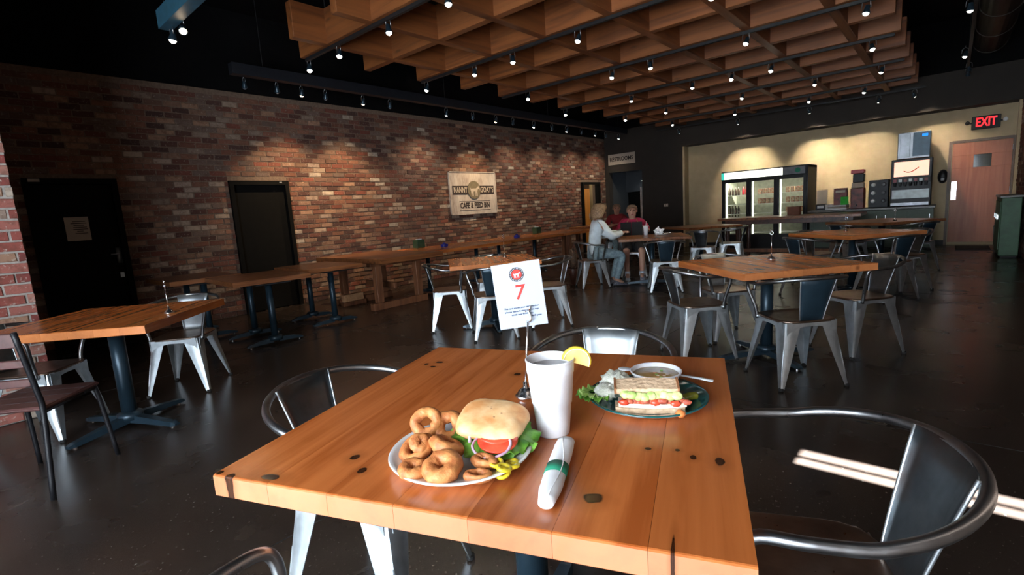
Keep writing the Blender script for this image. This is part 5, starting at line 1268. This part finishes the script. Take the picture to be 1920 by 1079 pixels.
def person(label, x, y, face, J, top, bottom, hairm, skin, shoe, top_parts, bottom_parts, lean=0, headyaw=0, hair='bob', socks=None, loose=0.013):
    t = thing('person', label, 'person', (x, y, 0), radians(face))
    E_ = [('pelvis','belly'),('belly','chest'),('chest','upper'),('upper','neck'),('neck','headb'),('headb','head'),('head','crown')]
    for s in 'LR':
        E_ += [('upper','sh'+s),('sh'+s,'el'+s),('el'+s,'wr'+s),('wr'+s,'palm'+s),('pelvis','hip'+s),('hip'+s,'kn'+s),('kn'+s,'an'+s),('an'+s,'toe'+s)]
        wr = Vector(J['wr'+s][0]); pm = Vector(J['palm'+s][0]); d = (pm-wr).normalized(); side = d.cross(Vector((0, 0, 1))).normalized() * (1 if s == 'L' else -1)
        if side.length < 0.1: side = Vector((0, 1, 0))
        J['palm'+s] = (tuple(pm), (0.022, 0.016))
        for q, (off, L) in enumerate(((-0.026, 0.060), (-0.009, 0.072), (0.008, 0.066), (0.024, 0.050))):
            a = pm + side*off + d*0.03; b = a + d*L*0.5 + Vector((0, 0, -0.008)); c = b + d*L*0.35 + Vector((0, 0, -0.022))
            J['f%d a%s' % (q, s)] = (tuple(a), 0.009); J['f%d b%s' % (q, s)] = (tuple(b), 0.0085); J['f%d c%s' % (q, s)] = (tuple(c), 0.007)
            E_ += [('palm'+s, 'f%d a%s' % (q, s)), ('f%d a%s' % (q, s), 'f%d b%s' % (q, s)), ('f%d b%s' % (q, s), 'f%d c%s' % (q, s))]
        a = wr + (pm-wr)*0.5 - side*0.030; b = a + d*0.035 - side*0.012
        J['th a'+s] = (tuple(a), 0.010); J['th b'+s] = (tuple(b), 0.008); E_ += [('wr'+s, 'th a'+s), ('th a'+s, 'th b'+s)]
    JB = dict(J)
    JB['upper'] = (JB['upper'][0], (0.062, 0.05))
    for k_ in ('pelvis', 'belly', 'chest', 'upper', 'hipL', 'hipR'):
        r_ = JB[k_][1]; r_ = r_ if isinstance(r_, tuple) else (r_, r_); JB[k_] = (JB[k_][0], (r_[0]*0.72, r_[1]*0.72))
    for k_ in ('shL', 'shR', 'elL', 'elR'): JB[k_] = (JB[k_][0], JB[k_][1]*(0.45 if k_[0] == 's' else 0.85))
    body = skin_mesh(JB, E_, 'pelvis', skin, 'body', t)
    skin_mesh(J, E_, top_parts[0], top, 'shirt', t, 2, loose, top_parts)
    skin_mesh(J, E_, bottom_parts[0], bottom, 'trousers' if 'anL' in bottom_parts else 'shorts', t, 2, 0.011, bottom_parts)
    H = Vector(J['head'][0]); yaw = Matrix.Rotation(radians(headyaw), 3, 'Z')
    def hp_(v): return H + yaw @ Vector(v)
    # face
    for s in (-1, 1):
        MB().blob(hp_((0.083, s*0.032, 0.012)), 0.011, 1, 0, 1, 10, 8, (0.6, 1, 0.7)).build('eye', M['eye'], t, True)
        MB().tube([hp_((0.088, s*0.015, 0.032)), hp_((0.090, s*0.032, 0.037)), hp_((0.080, s*0.05, 0.031))], 0.004, 5).build('eyebrow', hairm, t, True)
        MB().blob(hp_((0.0, s*0.078, 0.0)), 0.020, 1, 0, 1, 10, 8, (0.7, 0.4, 1.2)).build('ear', skin, t, True)
    MB().tube([hp_((0.084, 0, 0.018)), hp_((0.100, 0, -0.010)), hp_((0.110, 0, -0.022)), hp_((0.094, 0, -0.030))], [0.007, 0.010, 0.013, 0.008], 8).build('nose', skin, t, True)
    MB().tube([hp_((0.083, -0.024, -0.056)), hp_((0.095, 0, -0.054)), hp_((0.083, 0.024, -0.056))], [0.003, 0.0075, 0.003], 8).build('mouth', M['lips'], t, True)
    # hair as a thick open shell
    rs = []; nn = 28
    for j in range(9):
        ring = []
        for i in range(nn):
            a = 2*pi*i/nn; front = max(0, cos(a)); v = j/8
            low = (-0.115 if hair == 'bob' else -0.02)
            top_ = 0.128 if hair == 'bob' else 0.113; z = top_ - (top_ - (low*(1-front**0.6) + (0.062 if hair == 'bob' else 0.072)*front**0.6))*v**1.4
            rad = (0.128 if hair == 'bob' else 0.097)*sin(min(1.0, 0.08+v*1.05)*pi/2)**0.75
            k = 1 + (0.10 if hair == 'bob' else 0.04)*noise.noise(Vector((cos(a)*3, sin(a)*3, v*5)))
            ring.append(hp_(((rad*1.06*cos(a)-0.012)*k, rad*0.98*sin(a)*k, z)))
        rs.append(ring)
    inner = [hp_((0.0, 0, 0.05))]*nn
    MB().rings(rs + [[p + (hp_((0,0,0.03))-p)*0.25 for p in rs[-1]]], True).build('hair', hairm, t, True)
    if hair == 'tail': MB().tube(catmull([hp_((-0.09, 0, 0.04)), hp_((-0.13, 0.0, 0.0)), hp_((-0.12, 0, -0.12))], 5), [0.02]*3+[0.03]*5+[0.012]*3, 10).build('ponytail', hairm, t, True)
    for s in 'LR':
        an = Vector(J['an'+s][0]); to = Vector(J['toe'+s][0]); d = (to-an); d.z = 0; d.normalize(); sd = Vector((-d.y, d.x, 0)); rs = []
        heel = an - d*0.055
        for u, w, h in ((0, 0.022, 0.05), (0.02, 0.033, 0.085), (0.07, 0.036, 0.088), (0.12, 0.036, 0.062), (0.17, 0.042, 0.05), (0.21, 0.038, 0.04), (0.235, 0.02, 0.028)):
            c = heel + d*u; ring = []
            for k in range(12):
                b_ = 2*pi*k/12; ring.append(Vector((c.x, c.y, 0)) + sd*(w*cos(b_)) + Vector((0, 0, 0.002 + h/2 + h/2*sin(b_))))
            rs.append(ring)
        sh = MB().rings(rs).build('shoe', shoe, t, True)
        MB().rings([[Vector((q.x, q.y, 0.001)) for q in [heel+d*0.0+sd*0.02, heel-sd*0.02, heel+d*0.1-sd*0.036, heel+d*0.18-sd*0.042, heel+d*0.235-sd*0.015, heel+d*0.235+sd*0.015, heel+d*0.18+sd*0.042, heel+d*0.1+sd*0.036]],
                    [Vector((q.x, q.y, 0.016)) for q in [heel+d*0.0+sd*0.02, heel-sd*0.02, heel+d*0.1-sd*0.036, heel+d*0.18-sd*0.042, heel+d*0.235-sd*0.015, heel+d*0.235+sd*0.015, heel+d*0.18+sd*0.042, heel+d*0.1+sd*0.036]]]).build('sole', M['white'] if shoe == M['sneaker'] else M['rubber'], sh)
        if socks: MB().tube([an + Vector((0, 0, -0.03)), an + Vector((0, 0, 0.05))], 0.045, 12).build('sock', socks, t, True)
    return t
def seated(lean=0.0, wrL=(0.36, 0.10, 0.84), wrR=(0.36, -0.10, 0.84), elL=(0.16, 0.25, 0.80), elR=(0.16, -0.25, 0.80), an=0.36, knz=0.50, sp=0.10, h=0.0, leg=0.045, palmL=None, palmR=None):
    L = lean
    J = {'pelvis': ((-0.06, 0, 0.56), (0.125, 0.105)), 'belly': ((-0.05+L*0.3, 0, 0.70), (0.108, 0.088)), 'chest': ((-0.03+L*0.7, 0, 0.86+h), (0.120, 0.096)), 'upper': ((-0.02+L, 0, 0.985+h), (0.085, 0.07)),
         'neck': ((0.005+L*1.1, 0, 1.045+h), 0.050), 'headb': ((0.02+L*1.15, 0, 1.09+h), (0.066, 0.070)), 'head': ((0.025+L*1.2, 0, 1.165+h), (0.082, 0.092)), 'crown': ((0.015+L*1.2, 0, 1.245+h), (0.060, 0.064))}
    for s, y in (('L', 1), ('R', -1)):
        el = elL if s == 'L' else elR; wr = wrL if s == 'L' else wrR; pm = palmL if s == 'L' else palmR
        J['sh'+s] = ((-0.01+L, y*0.165, 0.975+h), 0.058); J['el'+s] = (el, 0.042); J['wr'+s] = (wr, 0.028)
        if pm is None:
            d = (Vector(wr)-Vector(el)).normalized(); pm = tuple(Vector(wr) + d*0.075)
        J['palm'+s] = (pm, 0.022)
        J['hip'+s] = ((0.02, y*0.095, 0.545), 0.088); J['kn'+s] = ((0.42, y*sp, knz), 0.060); J['an'+s] = ((an, y*(sp-0.01), 0.10), leg*0.85); J['toe'+s] = ((an+0.12, y*(sp-0.01), 0.035), 0.026)
    return J
TP = ['pelvis','belly','chest','upper','shL','shR','elL','elR','wrL','wrR','hipL','hipR']
SP = ['pelvis','belly','chest','upper','shL','shR','elL','elR']
person('woman with short ash-blond hair in a pale blue shirt, seated in profile', -4.22, 6.86, 48, seated(0.05, wrL=(0.40, 0.03, 0.84), wrR=(0.42, -0.08, 0.84), elL=(0.17, 0.22, 0.80), elR=(0.19, -0.24, 0.80), an=0.30, h=0.03),
       M['paleblue'], M['jeans'], M['hair'], M['skin'], M['shoe_dark'], TP, ['pelvis','hipL','hipR','knL','knR','anL','anR'], headyaw=10, loose=0.028)
t = person('woman in a crimson pink jersey and dark shorts holding a dark menu', -4.20, 8.08, 300, seated(0.02, wrL=(0.34, 0.17, 0.88), wrR=(0.34, -0.17, 0.88), elL=(0.12, 0.27, 0.80), elR=(0.12, -0.27, 0.80), an=0.42, sp=0.13, h=-0.01, palmL=(0.40, 0.14, 0.90), palmR=(0.40, -0.14, 0.90)),
       M['pinkshirt'], M['shorts'], M['hair2'], M['skin'], M['sneaker'], SP, ['pelvis','hipL','hipR','knL','knR'], hair='tail', socks=M['sneaker'])
for s in (-1, 1): MB().tube([(0.075, s*0.06, 1.03), (0.10, s*0.10, 0.95), (0.105, s*0.12, 0.80), (0.09, s*0.12, 0.68)], 0.006, 6).build('gold_piping', M['goldtrim'], t, True)
person('man in a dark red shirt far behind the two women', -5.83, 10.47, 305, seated(0.0, h=0.03), M['redshirt'], M['jeans'], M['hair2'], M['skin_tan'], M['shoe_dark'], SP, ['pelvis','hipL','hipR','knL','knR','anL','anR'], hair='short')
# things on the women's table
mn = thing('menu_folder', 'dark upright menu folder in front of the woman in crimson', 'menu', (-3.98, 7.62, 0.762), radians(31))
MB().bbox((-0.09, 0, 0.11), (0.175, 0.006, 0.22), 0.002).build('cover', M['folder'], mn, False, None, (0.0, 0, 0.12)); MB().bbox((0.09, 0, 0.11), (0.175, 0.006, 0.22), 0.002).build('cover', M['folder'], mn, False, None, (0, 0, -0.12))
c2 = thing('foam_cup', 'small white foam cup with a straw on the women\'s table', 'cup', (-3.72, 7.62, 0.76))
MB().lathe([(0.002, 0.003), (0.030, 0.0), (0.045, 0.145), (0.047, 0.15), (0.043, 0.15), (0.028, 0.006), (0.002, 0.006)], n=24).build('cup_wall', M['foam'], c2, True)
MB().lathe([(0.002, 0.150), (0.048, 0.148), (0.048, 0.154), (0.002, 0.158)], n=24).build('cup_lid', M['white'], c2, True)
MB().tube([(0, 0, 0.156), (0.012, 0, 0.225)], 0.004, 6).build('straw', M['white'], c2)
pl = thing('plate', 'white plate with crumpled napkin on the women\'s table', 'plate', (-3.45, 7.62, 0.76))
MB().lathe([(0.002, 0.006), (0.08, 0.008), (0.125, 0.018), (0.12, 0.013), (0.07, 0.0), (0.002, 0.0)], n=32).build('dish', M['china'], pl, True)
cnp = MB().blob((0, 0, 0.0), 0.055, 4, 0.9, 4, 18, 12, (1.2, 0.8, 0.9)).build('crumpled_napkin', M['napkin'], None, False, (-3.49, 7.60, 0.76+0.055)); tag(cnp, 'crumpled white napkin on the plate on the women\'s table', 'napkin')
MB().tube([(-0.02, 0, 0.03), (0.0, 0, 0.085)], [0.03, 0.004], 6).build('napkin_peak', M['napkin'], cnp)
fk = MB().tube([(-3.42, 7.66, 0.785), (-3.26, 7.72, 0.79)], 0.004, 6).build('fork', M['chrome'], None, True); tag(fk, 'fork resting on the plate rim on the women\'s table', 'fork')
c3 = MB().lathe([(0.002, 0.003), (0.032, 0.0), (0.045, 0.16), (0.042, 0.16), (0.028, 0.006), (0.002, 0.006)], n=20).build('foam_cup', M['foam'], None, True, (-6.25, 11.3, 0.80)); tag(c3, 'white cup on the farthest dark table near the orange door', 'cup')
hb = thing('handbag', 'brown patterned shoulder bag hanging behind the woman in pale blue', 'bag', (-4.72, 6.95, 0.0), radians(48))
MB().blob((0, 0, 0.44), 0.15, 3, 0.25, 2, 18, 12, (0.45, 0.8, 1.15)).build('bag_body', simple('mottled_brown_cloth', (0.16, 0.09, 0.05), 0.8, col2=(0.05, 0.03, 0.02), nscale=40), hb, True)
MB().tube(catmull([(0, -0.08, 0.56), (0.06, -0.05, 0.72), (0.07, 0.05, 0.72), (0, 0.08, 0.56)], 5), 0.006, 6).build('strap', M['darkwood'], hb, True)
MB().lathe([(0.05, 0.0), (0.11, 0.27), (0.105, 0.28), (0.05, 0.0)], n=14).build('bag_bottom', M['darkwood'], hb, True)
